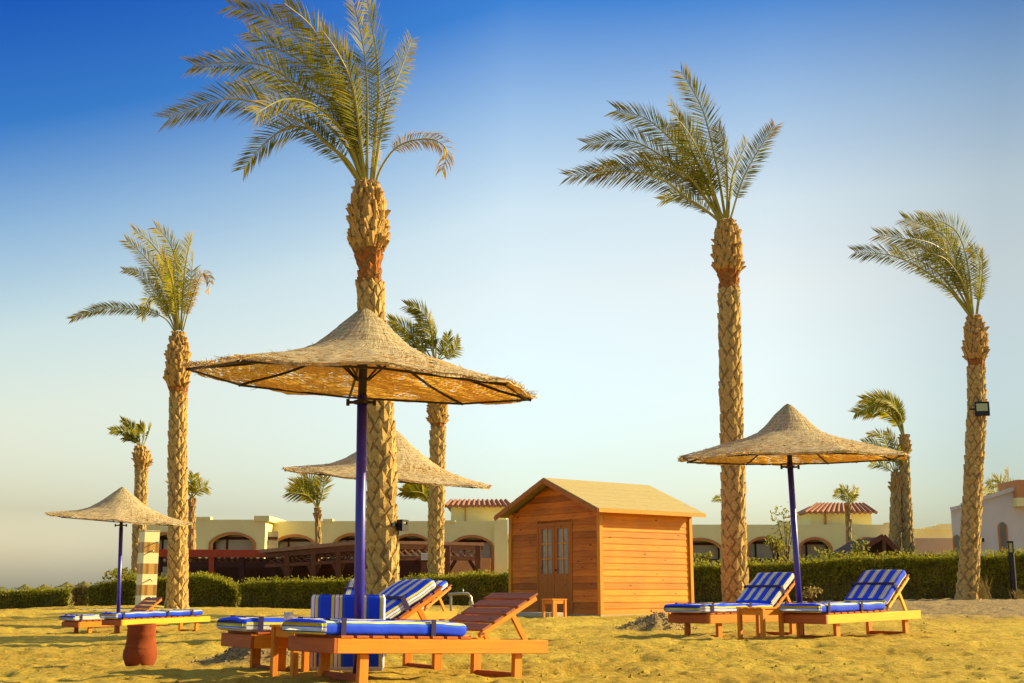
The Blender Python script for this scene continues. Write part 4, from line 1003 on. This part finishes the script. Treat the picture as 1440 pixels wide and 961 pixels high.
# ------------------------------------------------------------------ hotel
def facade(root, name, Y, xl, xr, top, bays, mat, zb=-.3, depth=.35):
    """front wall with arched openings; bays in px: (left, right, arch top, spring, sill)"""
    o = root.location; mb = MB(); x0 = P(xl, 750, Y).x; x1 = P(xr, 750, Y).x; zt = P(700, top, Y).z
    bs = []
    for l, r, at_, spz, sill in bays:
        a, b = P(l, 750, Y).x, P(r, 750, Y).x; bs.append((a, b, P(l, at_, Y).z, P(l, spz, Y).z, P(l, sill, Y).z if sill else zb))
    def q(xa, xb, za, zb2, za2=None):   # quad in plane Y, optional slanted lower edge
        za2 = za if za2 is None else za2
        vs = [Vector((xa, Y, za)), Vector((xb, Y, za2)), Vector((xb, Y, zb2)), Vector((xa, Y, zb2))]
        vs = [v - o for v in vs] + [v - o + Vector((0, depth, 0)) for v in vs]
        mb.add(vs, [(0, 1, 2, 3), (7, 6, 5, 4), (0, 4, 5, 1), (3, 2, 6, 7)])
    cur = x0
    for a, b, az, sz, sl_ in bs:
        if a > cur: q(cur, a, zb, zt)
        K = 14
        for k in range(K):
            t0, t1 = k / K, (k + 1) / K; f = lambda t: sz + (az - sz) * max(0, 1 - (2 * t - 1) ** 2) ** .72
            q(a + (b - a) * t0, a + (b - a) * t1, f(t0), zt, f(t1))
        if sl_ > zb: q(a, b, zb, sl_)
        # jambs
        for xx in (a, b):
            vs = [Vector((xx, Y, max(sl_, zb))), Vector((xx, Y + depth, max(sl_, zb))), Vector((xx, Y + depth, sz)), Vector((xx, Y, sz))]; mb.add([v - o for v in vs], [(0, 1, 2, 3)])
        cur = b
    if cur < x1: q(cur, x1, zb, zt)
    for xx in (x0, x1):
        mb.add([Vector((xx, Y, zb)) - o, Vector((xx, Y + 8, zb)) - o, Vector((xx, Y + 8, zt)) - o, Vector((xx, Y, zt)) - o], [(0, 1, 2, 3)])
    mb.add([Vector((x0, Y + depth, zt)) - o, Vector((x1, Y + depth, zt)) - o, Vector((x1, Y + 8, zt)) - o, Vector((x0, Y + 8, zt)) - o], [(0, 1, 2, 3)])
    w = mb.build(name, M[mat], root)
    for a, b, az, sz, sl_ in bs:
        K = 20; pts = [(a, max(sl_, zb)), (a, sz)] + [(a + (b - a) * k / K, sz + (az - sz) * max(0, 1 - (2 * k / K - 1) ** 2) ** .72) for k in range(1, K)] + [(b, sz), (b, max(sl_, zb))]
        m_ = MB(); tw = .13
        cx, cz = (a + b) / 2, sz - .3
        out_ = []
        for x, z in pts:
            d = Vector((x - cx, 0, max(0, z - sz + .25))); 
            if z <= sz: d = Vector((x - cx, 0, 0))
            d.normalize(); out_.append(Vector((x, Y - .05, z)) + d * tw)
        for i in range(len(pts) - 1):
            p0, p1 = Vector((pts[i][0], Y - .05, pts[i][1])), Vector((pts[i + 1][0], Y - .05, pts[i + 1][1]))
            vs = [p0, p1, out_[i + 1], out_[i]]; vs = [v - o for v in vs] + [v - o + Vector((0, .30 if False else .05, 0)) for v in vs]
            m_.add(vs, [(0, 1, 2, 3), (0, 4, 5, 1), (3, 2, 6, 7)])
        win = m_.build('arched_window', M['trim'], w)
        m_ = MB(); zc = (max(sl_, zb) + az) / 2; hh = az - max(sl_, zb) + .4
        m_.box(Vector(((a + b) / 2, Y + .75, zc)) - o, (b - a + 2.2, .05, hh)); m_.build('window_pane', M['curtain'], w)
        m_ = MB()
        for t in (.0, .30, 1.0): m_.box(Vector((a + (b - a) * t, Y + .69, zc)) - o, (.09, .05, hh - .02))
        m_.box(Vector(((a + b) / 2, Y + .685, az - .16)) - o, (b - a + 2.2, .05, .14))
        m_.build('window_frame', M['pergola'], w)
    return w
def boxpx(root, name, mat, x0, x1, y0, y1, Y, d, bev=0, parent=None):
    o = root.location; a = P(x0, y1, Y); b = P(x1, y0, Y); mb = MB(); mb.box(Vector(((a.x + b.x) / 2, Y + d / 2, (a.z + b.z) / 2)) - o, (b.x - a.x, d, b.z - a.z), bev=bev); return mb.build(name, M[mat], parent or root)
hb = empty('hotel_building', P(560, 845, 66)); tag(hb, 'long low cream hotel with orange-edged arches and two tiled turrets', 'building')
facade(hb, 'left_wing_wall', 64, 205, 373, 731, [(213, 250, 752, 764, 815), (298, 357, 752, 764, 815)], 'wall')
boxpx(hb, 'parapet', 'wall', 204, 296, 727, 731, 63.96, .5); boxpx(hb, 'parapet', 'wall', 357, 379, 725.5, 733, 63.9, 8)
facade(hb, 'middle_wall', 66, 371, 712, 733, [(386, 443, 755, 767, 815), (471, 523, 753, 765, 815), (553, 604, 754, 766, 815), (636, 691, 756, 768, 850)], 'wall')
boxpx(hb, 'parapet', 'wall', 454, 468, 730, 734, 65.95, .5); boxpx(hb, 'corner_pilaster', 'wall', 695, 714, 731, 860, 65.4, .65)
boxpx(hb, 'parapet', 'wall', 618, 640, 732, 735, 65.95, .5)
facade(hb, 'right_wall', 66, 930, 1262, 738, [(955, 1013, 760, 772, 797), (1052, 1096, 758, 770, 797), (1125, 1166, 759, 770, 797), (1198, 1240, 759, 770, 797)], 'wall')
boxpx(hb, 'parapet', 'wall', 1097, 1111, 734, 739, 65.95, .5); boxpx(hb, 'parapet', 'wall', 1246, 1253, 735, 739, 65.95, .5)
facade(hb, 'end_wall', 67, 1250, 1345, 744, [], 'wall')
for k, (xa, xb, t) in enumerate(((1300, 1312, 742), (1312, 1324, 740), (1322, 1346, 737))): boxpx(hb, 'parapet', 'wall', xa, xb, t, 746, 66.9 + .02 * k, .6)
boxpx(hb, 'terracotta_wall', 'peach', 1262, 1345, 757, 860, 64, 2)
boxpx(hb, 'terracotta_wall', 'terracotta', 556, 690, 785, 860, 64.6, .3)
def turret(px0, px1, y_roof, y_eave, y_base, Y, ext=8):
    o = hb.location; t = empty('turret', (0, 0, 0)); t.parent = hb
    boxpx(hb, 'turret_wall', 'wall', px0, px1, y_eave - 1, y_base, Y, 4, parent=t)
    boxpx(hb, 'downpipe', 'trim', px0 + (px1 - px0) * .25, px0 + (px1 - px0) * .25 + 1.2, y_eave, y_base, Y - .1, .08, parent=t)
    a, b = P(px0 - 7, y_eave, Y - .5), P(px1 + 7, y_eave, Y - .5); c, d = P(px0 + ext - 7, y_roof, Y + 1), P(px1 - ext + 7, y_roof, Y + 1)
    vs = [a, b, Vector((b.x, Y + 4.6, b.z)), Vector((a.x, Y + 4.6, a.z)), c, d, Vector((d.x, Y + 3, d.z)), Vector((c.x, Y + 3, c.z))]
    mb = MB(); mb.add([v - o for v in vs], [(3, 2, 1, 0), (0, 1, 5, 4), (1, 2, 6, 5), (2, 3, 7, 6), (3, 0, 4, 7), (4, 5, 6, 7)])
    nr = int((b.x - a.x) / .28)
    for i in range(nr + 1):
        f = i / nr; p0 = a.lerp(b, f); p1 = c.lerp(d, f); mb.tube([p0 - o + Vector((0, -.01, 0)), p1 - o + Vector((0, -.0, .0))], .10, 6)
    mb.build('tiled_roof', M['rooftile'], t)
turret(634, 712, 704, 712, 736, 68); turret(1139, 1225, 709, 721, 742, 68, ext=18)
# roof rail line, balustrades in the right arches
for l, r in ((958, 1012), (1054, 1095), (1127, 1165)):
    a, b = P(l, 787, 65.9), P(r, 787, 65.9); mb = MB(); o = hb.location
    mb.bar(a - o + Vector((0, .5, 0)), b - o + Vector((0, .5, 0)), .06, .06)
    n = int((b.x - a.x) / .18)
    for i in range(n): p = a.lerp(b, (i + .5) / n) - o + Vector((0, .5, 0)); mb.bar(p, p - Vector((0, 0, .42)), .03, .03)
    mb.build('balustrade', M['pergola'], hb)
# foundations of ground floor patios behind the hedge
# right-hand building
rb = empty('side_building', P(1400, 845, 52)); tag(rb, 'greyish white building with a slanting roofline at the right edge', 'building')
Y = 52; o = rb.location; mb = MB()
outl = [(1337, 720), (1337, 714), (1346, 712), (1352, 711), (1352, 708), (1372, 703), (1378, 700), (1412, 690), (1430, 684), (1440, 677), (1470, 668), (1520, 660), (1700, 655)]
top = [P(a, b, Y) for a, b in outl]; zb = -.2
for i in range(len(top) - 1):
    vs = [Vector((top[i].x, Y, zb)), Vector((top[i + 1].x, Y, zb)), top[i + 1], top[i]]; vs = [v - o for v in vs] + [v - o + Vector((4.2, 9, 0)) for v in vs]
    mb.add(vs, [(0, 1, 2, 3), (3, 2, 6, 7), (4, 7, 6, 5)])
mb.add([Vector((top[0].x, Y, zb)) - o, Vector((top[0].x + 4.2, Y + 9, zb)) - o, top[0] + Vector((4.2, 9, 0)) - o, top[0] - o], [(0, 1, 2, 3)])
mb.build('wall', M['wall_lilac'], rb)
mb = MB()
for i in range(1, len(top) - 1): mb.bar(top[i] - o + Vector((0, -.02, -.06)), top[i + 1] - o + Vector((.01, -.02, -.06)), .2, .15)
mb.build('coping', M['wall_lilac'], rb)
def archwin(x0, x1, y0, y1):
    a, b = P(x0, y1, Y - .03), P(x1, y0, Y - .03); r_ = (b.x - a.x) / 2; cx = (a.x + b.x) / 2; zs = b.z - r_
    mb = MB(); pts = [(a.x, a.z), (b.x, a.z)] + [(cx + r_ * math.cos(math.pi * k / 12), zs + r_ * math.sin(math.pi * k / 12)) for k in range(13)]
    vs = [Vector((x, Y - .04, z)) - o for x, z in pts] + [Vector((x, Y, z)) - o for x, z in pts]; n = len(pts)
    mb.add(vs, [tuple(range(n))] + [(i, (i + 1) % n, n + (i + 1) % n, n + i) for i in range(n)]); w = mb.build('arched_window', M['trim'], rb)
    mb = MB(); s = .62; vs = [Vector((cx + (x - cx) * s, Y - .055, a.z + .1 + (z - a.z) * .93)) - o for x, z in pts]; mb.add(vs, [tuple(range(n))]); mb.build('window_pane', M['glass'], w)
archwin(1406, 1416, 735, 775); archwin(1342, 1351, 753, 790)
boxpx(rb, 'upper_block', 'terracotta', 1431, 1560, 675, 700, 51.6, 2); boxpx(rb, 'upper_band', 'wall', 1431, 1560, 700, 712, 51.55, 2)
boxpx(rb, 'wall_lamp', 'black', 1378, 1384, 757, 762, 51.7, .25)
rr_ = empty('railing', P(1420, 800, 47)); tag(rr_, 'black metal railing behind the post lamp at the right edge', 'railing')
o = rr_.location; mb = MB(); a, b = P(1399, 777, 47), P(1500, 777, 47); mb.bar(a - o, b - o, .05, .06); mb.build('top_bar', M['black'], rr_)
mb = MB()
for i in range(22): p = a.lerp(b, i / 21) - o; mb.bar(p, p - Vector((0, 0, .9)), .03, .03)
mb.build('bars', M['black'], rr_)

# ------------------------------------------------------------------ pergolas
pg = empty('pergola', P(440, 850, 54)); tag(pg, 'long dark red timber pergola with lattice frieze in front of the hotel', 'pergola'); o = pg.location
def beam(x0, y0, x1, y1, Y0, Y1, w, h, name, mat):
    mb = MB(); mb.bar(P(x0, y0, Y0) - o, P(x1, y1, Y1) - o, w, h); return mb.build(name, M[mat], pg)
def roofpanel(c0, c1, depth, mat, name):
    a, b = P(*c0), P(*c1); mb = MB(); vs = [a, b, b + Vector((.2, depth, .15)), a + Vector((.2, depth, .15))]
    vs = [v - o for v in vs] + [v - o + Vector((0, 0, .1)) for v in vs]; mb.add(vs, [(3, 2, 1, 0), (4, 5, 6, 7), (0, 1, 5, 4), (1, 2, 6, 5), (3, 0, 4, 7)]); return mb.build(name, M[mat], pg)
roofpanel((205, 776, 53), (385, 777, 53), 6, 'red_top', 'red_roof')
beam(205, 779, 385, 780, 52.9, 52.9, .12, .25, 'front_beam', 'red_top'); beam(205, 794, 385, 795, 53, 53, .12, .18, 'lower_beam', 'pergola')
def frieze(x0, x1, ya0, ya1, yb0, yb1, Y0, Y1, mat):
    mb = MB(); n = max(4, int((x1 - x0) / 9))
    for i in range(n):
        t0, t1 = i / n, (i + 1) / n; f = lambda a, b, t: a + (b - a) * t
        p0 = P(f(x0, x1, t0), f(ya0, ya1, t0), f(Y0, Y1, t0)) - o; p1 = P(f(x0, x1, t1), f(yb0, yb1, t1), f(Y0, Y1, t1)) - o
        q0 = P(f(x0, x1, t0), f(yb0, yb1, t0), f(Y0, Y1, t0)) - o; q1 = P(f(x0, x1, t1), f(ya0, ya1, t1), f(Y0, Y1, t1)) - o
        mb.bar(p0, p1, .05, .06); mb.bar(q0 + Vector((0, .06, 0)), q1 + Vector((0, .06, 0)), .05, .06)
    mb.build('lattice', M[mat], pg)
frieze(222, 385, 783, 784, 792, 793, 53, 53, 'pergola_b')
for x in (224, 298, 340, 383): beam(x, 778, x, 850, 53, 53, .22, .22, 'post', 'pergola' if x != 298 else 'red_top')
beam(374, 776, 518, 763, 52, 49.5, .9, .14, 'roof_edge', 'pergola_top'); beam(374, 782, 518, 770, 51.6, 49.1, .12, .17, 'front_beam', 'pergola_b')
frieze(378, 518, 786, 775, 793, 784, 51.6, 49.1, 'pergola_b'); beam(374, 796, 518, 788, 51.6, 49.1, .12, .13, 'lower_beam', 'pergola_b')
for k, x in enumerate((404, 441, 476, 512)):
    t = (x - 374) / 144; YY = 51.6 - 2.5 * t; yt = 782 - 12 * t
    beam(x, yt, x, 850, YY - .05, YY - .05, .2, .2, 'post', 'pergola_b'); beam(x - 8, 797 - 8 * t, x, 812, YY, YY, .1, .12, 'brace', 'pergola_b'); beam(x + 8, 797 - 8 * t, x, 812, YY, YY, .1, .12, 'brace', 'pergola_b')
mb = MB(); a, b = P(374, 779, 52.2), P(518, 766, 49.8); vs = [a, b, b + Vector((3, 8, 0)), a + Vector((0, 8, 0))]; mb.add([v - o for v in vs] + [v - o + Vector((0, 0, .1)) for v in vs], [(3, 2, 1, 0), (4, 5, 6, 7), (0, 1, 5, 4)]); mb.build('roof_panel', M['pergola'], pg)
beam(518, 763, 676, 766, 49.5, 51, .9, .12, 'roof_edge', 'pergola_top'); beam(518, 769, 676, 771, 49.1, 50.6, .12, .16, 'front_beam', 'pergola_b')
frieze(540, 674, 773, 775, 782, 783, 49.2, 50.6, 'pergola_top'); beam(518, 785, 676, 786, 49.1, 50.6, .12, .16, 'lower_beam', 'pergola_b')
for x in (556, 596, 629, 672):
    beam(x, 768, x, 850, 49.9, 49.9, .22, .22, 'post', 'pergola_b')
    if x > 560:
        for s in ((-1,) if x > 660 else (-1, 1)): beam(x + s * 12, 788, x + s * 1, 806, 50, 50, .12, .14, 'brace', 'pergola')
mb = MB(); a, b = P(518, 766, 49.8), P(676, 768, 51.3); vs = [a, b, b + Vector((0, 5, 0)), a + Vector((0, 5, 0))]; mb.add([v - o for v in vs] + [v - o + Vector((0, 0, .1)) for v in vs], [(3, 2, 1, 0), (4, 5, 6, 7), (0, 1, 5, 4)]); mb.build('roof_panel', M['pergola'], pg)
# back panel beneath, its dark colour standing in for shade under the roof
mb = MB(); mb.box(P(430, 822, 60) - o, (13, .15, 2.4)); mb.build('shade_panel', M['pergola'], pg)
sg_ = empty('notice_sign', P(599, 783, 49.6)); mb = MB(); mb.box((0, 0, 0), (.38, .03, .27), bev=.006); mb.build('board', M['white'], sg_)
mb = MB()
for zz in (.07, .02, -.04, -.08): mb.box((0, -.02, zz), (.27, .004, .012))
mb.build('faded_lines', M['metal'], sg_)
tag(sg_, 'small white notice fixed to the pergola post beside the slim palm', 'sign')

tp_ = empty('tent_pergola', P(1230, 800, 52)); tag(tp_, 'dark pointed pergola roof rising above the right hedge', 'pergola'); o = tp_.location
Y = 52; ap = P(1223, 757, Y + 2); l, r = P(1178, 792, Y), P(1275, 789, Y); mb = MB()
vs = [l, r, r + Vector((0, 5, 0)), l + Vector((0, 5, 0)), ap + Vector((0, -2, 0)), ap + Vector((0, 3, 0))]
mb.add([v - o for v in vs], [(0, 4, 5, 3), (1, 2, 5, 4), (3, 5, 2)]); mb.build('roof', M['pergola'], tp_)
mb = MB(); mb.bar(l - o, vs[4] - o, .12, .2); mb.bar(r - o, vs[4] - o, .12, .2); mb.bar((l + Vector((0, .02, .3))) - o, (r + Vector((0, .02, .3))) - o, .12, .16); mb.bar(vs[4] - o, vs[4] - o - Vector((0, 0, 2.5)), .14, .14)
mb.build('truss', M['pergola_b'], tp_)
for x in (1185, 1268): mb = MB(); mb.bar(P(x, 790, Y + .3) - o, P(x, 850, Y + .3) - o, .18, .18); mb.build('post', M['pergola_b'], tp_)
boxpx(tp_, 'side_roof', 'pergola', 1262, 1345, 780, 787, 55, 3)

# ------------------------------------------------------------------ bushes and saplings before the hotel
def bush(name, label, px, py, Y, w, h, n, cat='bush', mat='hedge_leaf', leaf=.09, stem=None, group=None):
    c = P(px, py, Y); root = empty(name, c); tag(root, label, cat, group); mb = MB(); age = []
    cl = [Vector((random.uniform(-.5, .5) * w, random.uniform(-.3, .3) * w, h * random.uniform(.35 if not stem else .3, .9))) for _ in range(9)]
    for k in range(n):
        q = random.choice(cl) + Vector((random.gauss(0, w * .13), random.gauss(0, w * .13), random.gauss(0, h * .09)))
        s = leaf * random.uniform(.6, 1.3); u = Vector((random.gauss(0, 1), random.gauss(0, 1), random.gauss(0, 1))).normalized(); v = u.orthogonal()
        mb.add([q - v * s * .4, q + u * s, q + v * s * .4, q - u * s], [(0, 1, 2, 3)]); age += [random.random() * .4] * 4
    mb.att = ('age', age); mb.build('foliage', M[mat], root); mb = MB()
    for q in cl: mb.tube([(0, 0, -.1), (q.x * .4, q.y * .4, q.z * .5), q], [.03, .02, .01], 5)
    mb.build('stems', M['pergola_b'], root); return root
bush('sapling', 'thin young tree against the cream pier, left of the right violet pole', 1107, 795, 58, .9, 2.6, 260, 'sapling', leaf=.10, stem=1)
bush('sapling', 'leafy young plant at the right edge of the arch beside the right trunk', 1090, 795, 60, .6, 1.5, 240, 'sapling', leaf=.10)
bush('bush', 'light green bush under the small sparse palm', 1176, 798, 55, 1.2, .8, 420, leaf=.09)
bush('bush', 'bush in front of the pointed pergola roof', 1210, 798, 50, .6, 1.1, 180, leaf=.08)
bush('bush', 'small sprig by the hut rear corner under the arch', 988, 800, 50, .6, .7, 160, leaf=.08)
bush('bush', 'bushy sprig rising from the hedge behind the small left parasol pole', 176, 830, 47.5, 1.6, .75, 500, leaf=.08)
bush('bush', 'small weed growing on the bank left of the right-hand pole', 1140, 848, 36, .5, .45, 120, mat='dry', leaf=.06)
# far parasols seen over the left hedge
proto = None
for k, (px, py, Y) in enumerate(((35, 829, 120), (62, 829, 118), (94, 826, 116), (118, 825, 114))):
    if proto is None:
        proto = empty('distant_parasol', (0, 0, 0)); mb = MB()
        for i, (r, z) in enumerate(((.02, .5), (.4, .25), (.9, .05), (.9, 0))):
            for j in range(12): a = j * math.pi / 6; mb.v.append((r * math.cos(a), r * math.sin(a), z))
        for i in range(3):
            for j in range(12): j2 = (j + 1) % 12; mb.f.append((i * 12 + j, i * 12 + 12 + j, i * 12 + 12 + j2, i * 12 + j2))
        mb.mi = [0] * len(mb.f); mb.build('canopy', M['hedge_core'], proto); mb = MB(); mb.tube([(0, 0, -1.6), (0, 0, .4)], .04, 6); mb.build('pole', M['dark_metal'], proto); o_ = proto
    else: o_ = copy_tree(proto)
    o_.location = P(px, py, Y)
    tag(o_, ['far parasol top over the left hedge, leftmost of four', 'far parasol top over the left hedge, second from left of four', 'far parasol top over the left hedge, third from left of four', 'far parasol top over the dry bush, rightmost of four'][k], 'parasol', 'distant parasol tops over the hedge')

# ------------------------------------------------------------------ camera, sun, sky
sc = bpy.context.scene
cd = bpy.data.cameras.new('camera'); cam = bpy.data.objects.new('camera', cd); col.objects.link(cam); sc.camera = cam
cd.sensor_width = 36; cd.lens = 36 * F / 1440; cd.clip_end = 8000; cd.clip_start = .05
cam.location = (0, 0, H); cam.rotation_euler = (math.pi / 2 + PITCH, 0, 0)
sd = bpy.data.lights.new('sun', 'SUN'); so = bpy.data.objects.new('sun', sd); col.objects.link(so)
sd.energy = 3.8; sd.angle = R(.5); sd.color = (1, .80, .40)
dv = Vector((math.cos(R(SUN_AZ)) * math.cos(R(SUN_EL)), math.sin(R(SUN_AZ)) * math.cos(R(SUN_EL)), math.sin(R(SUN_EL))))
so.rotation_euler = dv.to_track_quat('Z', 'Y').to_euler()
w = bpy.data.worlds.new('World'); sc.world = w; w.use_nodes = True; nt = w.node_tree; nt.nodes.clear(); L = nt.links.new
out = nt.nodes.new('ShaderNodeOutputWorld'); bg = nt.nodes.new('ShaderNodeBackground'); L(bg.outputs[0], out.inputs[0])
sky = nt.nodes.new('ShaderNodeTexSky'); sky.sky_type = 'NISHITA'; sky.sun_disc = False
sky.sun_elevation = R(SUN_EL); sky.sun_rotation = R(90 - SUN_AZ); sky.air_density = 1.2; sky.dust_density = 3.0; sky.ozone_density = 3.0
tc = nt.nodes.new('ShaderNodeTexCoord'); sx = nt.nodes.new('ShaderNodeSeparateXYZ'); L(tc.outputs['Generated'], sx.inputs[0])
def mth(op, a, b=None):
    n = nt.nodes.new('ShaderNodeMath'); n.operation = op
    for i, v in enumerate((a, b)):
        if v is None: continue
        if isinstance(v, (int, float)): n.inputs[i].default_value = v
        else: L(v, n.inputs[i])
    return n.outputs[0]
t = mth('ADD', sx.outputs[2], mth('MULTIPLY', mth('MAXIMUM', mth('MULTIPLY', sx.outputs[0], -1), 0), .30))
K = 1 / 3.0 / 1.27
er = ramp(nt, [(0, (1.50 * K, 1.62 * K, 1.55 * K)), (.10, (1.50 * K, 1.46 * K, 1.38 * K)), (.24, (1.86 * K, 1.48 * K, 1.14 * K)), (.30, (1.72 * K, 1.44 * K, 1.12 * K)), (.375, (.98 * K, 1.05 * K, 1.05 * K)), (.45, (.17 * K, .50 * K, .92 * K)), (.56, (.01 * K, .2 * K, .8 * K)), (.72, (2.2 * K, 1.9 * K, 1.3 * K)), (1, (3.2 * K, 2.7 * K, 1.8 * K))])  # top stops raised warm, added fill light from the unseen overhead sky
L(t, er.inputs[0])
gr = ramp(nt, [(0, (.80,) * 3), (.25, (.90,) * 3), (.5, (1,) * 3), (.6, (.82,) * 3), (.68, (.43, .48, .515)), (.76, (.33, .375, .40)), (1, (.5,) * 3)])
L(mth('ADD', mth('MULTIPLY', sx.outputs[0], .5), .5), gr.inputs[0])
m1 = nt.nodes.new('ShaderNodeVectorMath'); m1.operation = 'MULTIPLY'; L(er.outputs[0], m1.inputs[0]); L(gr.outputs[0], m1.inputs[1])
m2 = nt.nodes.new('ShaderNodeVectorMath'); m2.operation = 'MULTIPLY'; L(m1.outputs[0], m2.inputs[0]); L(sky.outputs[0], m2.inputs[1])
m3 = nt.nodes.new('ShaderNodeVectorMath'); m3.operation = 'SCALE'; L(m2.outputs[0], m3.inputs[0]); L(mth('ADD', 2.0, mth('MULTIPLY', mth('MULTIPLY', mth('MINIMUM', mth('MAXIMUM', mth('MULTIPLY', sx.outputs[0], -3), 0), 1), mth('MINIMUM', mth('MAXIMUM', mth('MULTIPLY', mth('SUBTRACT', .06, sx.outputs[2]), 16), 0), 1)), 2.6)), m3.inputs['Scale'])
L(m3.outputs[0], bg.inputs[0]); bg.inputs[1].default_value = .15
sc.view_settings.view_transform = 'Standard'; sc.view_settings.look = 'None'; sc.view_settings.gamma = 1; sc.view_settings.exposure = 1.47
